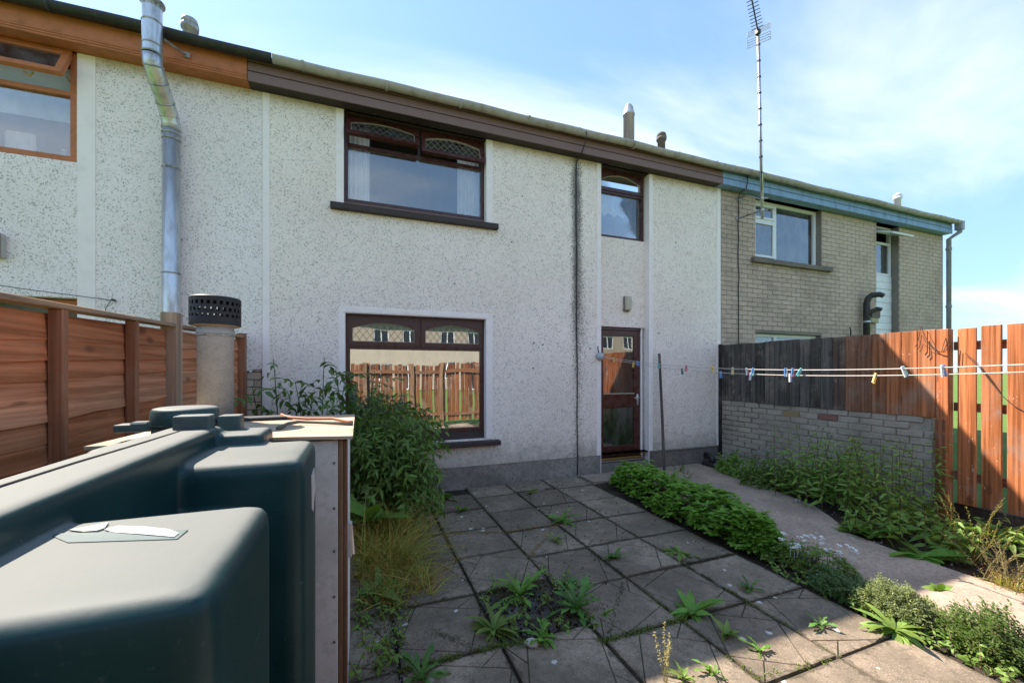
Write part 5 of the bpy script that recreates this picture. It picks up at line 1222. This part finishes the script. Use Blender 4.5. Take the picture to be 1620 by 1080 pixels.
tuft('plantain', 'broad ribbed dock rosette on the path edge, back one', 'weed', 4.52, 2.42, 12, .30, .10, LM['rosette'], r, (.15, .9), (.2, .5), parts=True)
tuft('plantain', 'broad dock rosette on the path edge, nearer the dry grass', 'weed', 4.46, 1.98, 12, .27, .10, LM['rosette'], r, (.1, .8), (.2, .5), parts=True)
tuft('broad_leaf_weed', 'dark broad leaved plant under the orange gate', 'weed', 5.6, 1.9, 16, .26, .09, LM['weed'], r, (.2, 1.1), (.3, .8), parts=True)
tuft('broad_leaf_weed', 'sunlit leaves at the right frame edge under the gate', 'weed', 5.3, 1.52, 12, .24, .09, LM['lime'], r, (.2, 1.1), (.3, .8), parts=True)
def seedstand(name, label, x, y, n, h0, h1, m, r, spread=.10, arch=.35):
    t = thing(name, label, 'weed', (x, y, 0)); S = []; V, F = [], []
    for k in range(n):
        p = stem_path(r, (x+r.gauss(0, spread*.5), y+r.gauss(0, spread*.5), 0), r.uniform(h0, h1), (r.gauss(0, spread), r.gauss(0, spread)), arch); S.append(p)
        for j in range(46):
            q = along(p, .35+.65*j/46); add_leaf(V, F, frame(q, direction(r.uniform(0, 6.28), r.uniform(-.4, .9))), r.uniform(.008, .017), .006, 1, .1, .3, 0)
    link('stalks', stems_mesh('stalks', S, .0028, m, 4), t)['kind'] = 'stuff'; link('seed_heads', mesh_vf('seed_heads', V, F, m), t)['kind'] = 'stuff'
    return t
yel = leafmat('yellow dock seed', (.30, .30, .06, 1), (.36, .30, .10, 1), .4)
seedstand('seeding_dock', 'yellow seeding dock stalks catching the sun before the gate', 4.72, 1.78, 13, .30, .62, yel, r, .13)
seedstand('dry_grass', 'straw coloured dry seed stalks at the sunlit path edge', 4.45, 1.50, 26, .20, .42, LM['dry'], r, .12, .3)
grass_clump('grass_clump', 'green blades at the foot of the dry stalks', 4.38, 4.55, 1.42, 1.56, 150, .13, .4, r, (0, 0, 0))
seedstand('dry_weed', 'thin dry stalk rising at the bottom edge of the paving', 1.45, 1.63, 5, .20, .40, LM['dry'], r, .03, .12)
# moss and rubble
def moss_line(label, pts, n, m, r, w=.012, name='moss_strip', L=.018):
    V, F = [], []
    for k in range(n):
        f = r.random()*(len(pts)-1); i = min(int(f), len(pts)-2); a, b = pts[i], pts[i+1]; u = f-i
        if mnoise.noise(Vector(((a[0]+(b[0]-a[0])*u)*6, (a[1]+(b[1]-a[1])*u)*6, 3))) < -.12: continue
        p = (a[0]+(b[0]-a[0])*u+r.gauss(0, w), a[1]+(b[1]-a[1])*u+r.gauss(0, w), -.006+r.uniform(0, .008)); add_leaf(V, F, frame(p, direction(r.uniform(0, 6.28), r.uniform(.3, 1.5))), L*r.uniform(.5, 1.3), .006, 1, .3, .2, 1)
    o = link(name, mesh_vf(name, V, F, m), None); o['kind'] = 'stuff'; o['label'] = label
moss_line('yellow green moss in the paving joints', [(.2, 2.2), (.77, 2.2), (1.34, 2.02), (1.91, 2.02), (2.05, 2.02)], 2600, LM['moss'], r, .016)
moss_line('brownish moss in the back joints', [(.2, 2.77), (.77, 3.34), (1.34, 3.16), (1.91, 3.73), (1.34, 3.73), (.77, 3.91), (.77, 3.34)], 1600, LM['tan'], r, .014)
moss_line('moss along the nearer long joints', [(1.91, 2.6), (1.91, 1.5), (2.48, 1.45), (2.48, 2.6)], 900, LM['moss'], r, .01)
moss_line('creeping moss over the rubble patch', [(.8, 2.3), (1.25, 2.3), (1.25, 2.7), (.85, 2.7), (1.5, 2.65), (1.5, 2.35), (.9, 2.5)], 2200, leafmat('red moss', (.13, .065, .03, 1), (.10, .12, .03, 1), .2), r, .05, L=.022)
moss_line('dark moss and dirt beside the box', [(.0, 2.0), (.12, 2.3), (.1, 2.6), (.25, 2.85), (.1, 2.9)], 1500, LM['moss'], r, .06)
def debris(name, label, n, xr, yr, sz, m, r, z=-.02):
    V, F = [], []
    for k in range(n):
        s = r.uniform(*sz); c = Vector((r.uniform(*xr), r.uniform(*yr), z+s*.3)); b = len(V)
        for d in ((1, 0, 0), (-.5, .87, 0), (-.5, -.87, 0), (.1, .1, .8), (0, 0, -.6)): V.append(c+Vector(d)*s*r.uniform(.6, 1.2))
        F += [(b, b+1, b+3), (b+1, b+2, b+3), (b+2, b, b+3), (b+1, b, b+4), (b+2, b+1, b+4), (b, b+2, b+4)]
    o = link(name, mesh_vf(name, V, F, m, False), None); o['kind'] = 'stuff'; o['label'] = label
debris('rubble', 'loose stones in the broken paving patch', 900, (.79, 1.32), (2.22, 2.76), (.006, .022), MT['stone'], r, -.022)
debris('pebbles', 'fallen dash pebbles along the plinth', 260, (.8, 3.4), (4.95, 5.34), (.003, .007), plain('pale pebble', (.5, .48, .44, 1), .9), r, .002)
debris('soil_crumbs', 'dark crumbs of soil scattered on the slabs', 330, (.6, 3.1), (2.5, 5.2), (.003, .011), MT['soil'], r, .002)
debris('gravel', 'gravel and litter in the right bed', 500, (4.45, 5.85), (1.0, 4.9), (.006, .02), MT['stone'], r, -.012)
debris('grit', 'dark grit beside the boiler box', 420, (-.02, .24), (1.9, 3.0), (.004, .014), MT['stone'], r, -.016)
for k, (x, y, lab_) in enumerate(((.93, 2.14, 'pale broken stone at the front of the rubble patch'), (4.98, 3.36, 'white stone at the bed edge'))):
    bm = bmesh.new(); bmesh.ops.create_icosphere(bm, subdivisions=2, radius=.032)
    for v in bm.verts: v.co = Vector((x, y, .012))+Vector((v.co.x*1.3, v.co.y, v.co.z*.7))*(1+.35*mnoise.noise(v.co*30+Vector((k, 0, 0))))
    tag(part('stone', bm, plain('pale stone', (.62, .60, .54, 1), .9) if k else bpy.data.materials.get('pale pebble')), lab_, 'stone')

plug = [(2.36, 1.98), (2.50, 1.96), (3.30, 1.92), (2.35, 1.62), (4.95, 3.72), (2.02, 3.4), (5.1, 2.6), (1.2, 2.75), (4.6, 2.2)]
for x, z in plug:
    bm = bmesh.new(); tube(bm, [(x, YW+.003, z), (x, YW-.008, z)], .011, 7); part('wall_plug', bm, MT['gutterb'], H)

weed_stand('ground_cover', 'low creeping green weeds filling the planting strip between thyme and heather', 'weed', 150, (3.04, 3.46), (.75, 2.45), (.03, .12), LM['weed'], r, (.045, .022), per=9)
weed_stand('chickweed_patch', 'low chickweed and clover spreading over the rubble patch', 'weed', 46, (.74, 1.5), (2.15, 2.85), (.03, .11), LM['weed'], r, (.04, .02), per=8)
weed_stand('self_heal_patch', 'scruffy low weeds along the foot of the boiler box', 'weed', 40, (-.02, .25), (2.2, 3.1), (.04, .16), LM['weed'], r, (.05, .02), per=9)
moss_line('dark moss edging the slab joints in the middle', [(1.34, 4.9), (1.34, 2.0), (1.91, 2.6), (1.91, 4.9), (2.48, 4.9), (2.48, 2.0), (2.48, 2.59), (3.05, 2.59)], 3600, leafmat('dark moss', (.07, .075, .03, 1), (.12, .10, .04, 1), .2), r, .011, L=.013)
moss_line('brown moss in the joints by the long grass', [(.77, 4.8), (.77, 2.0), (.2, 2.77), (.77, 2.77), (1.34, 2.77)], 2200, bpy.data.materials['dark moss'], r, .016, L=.014)
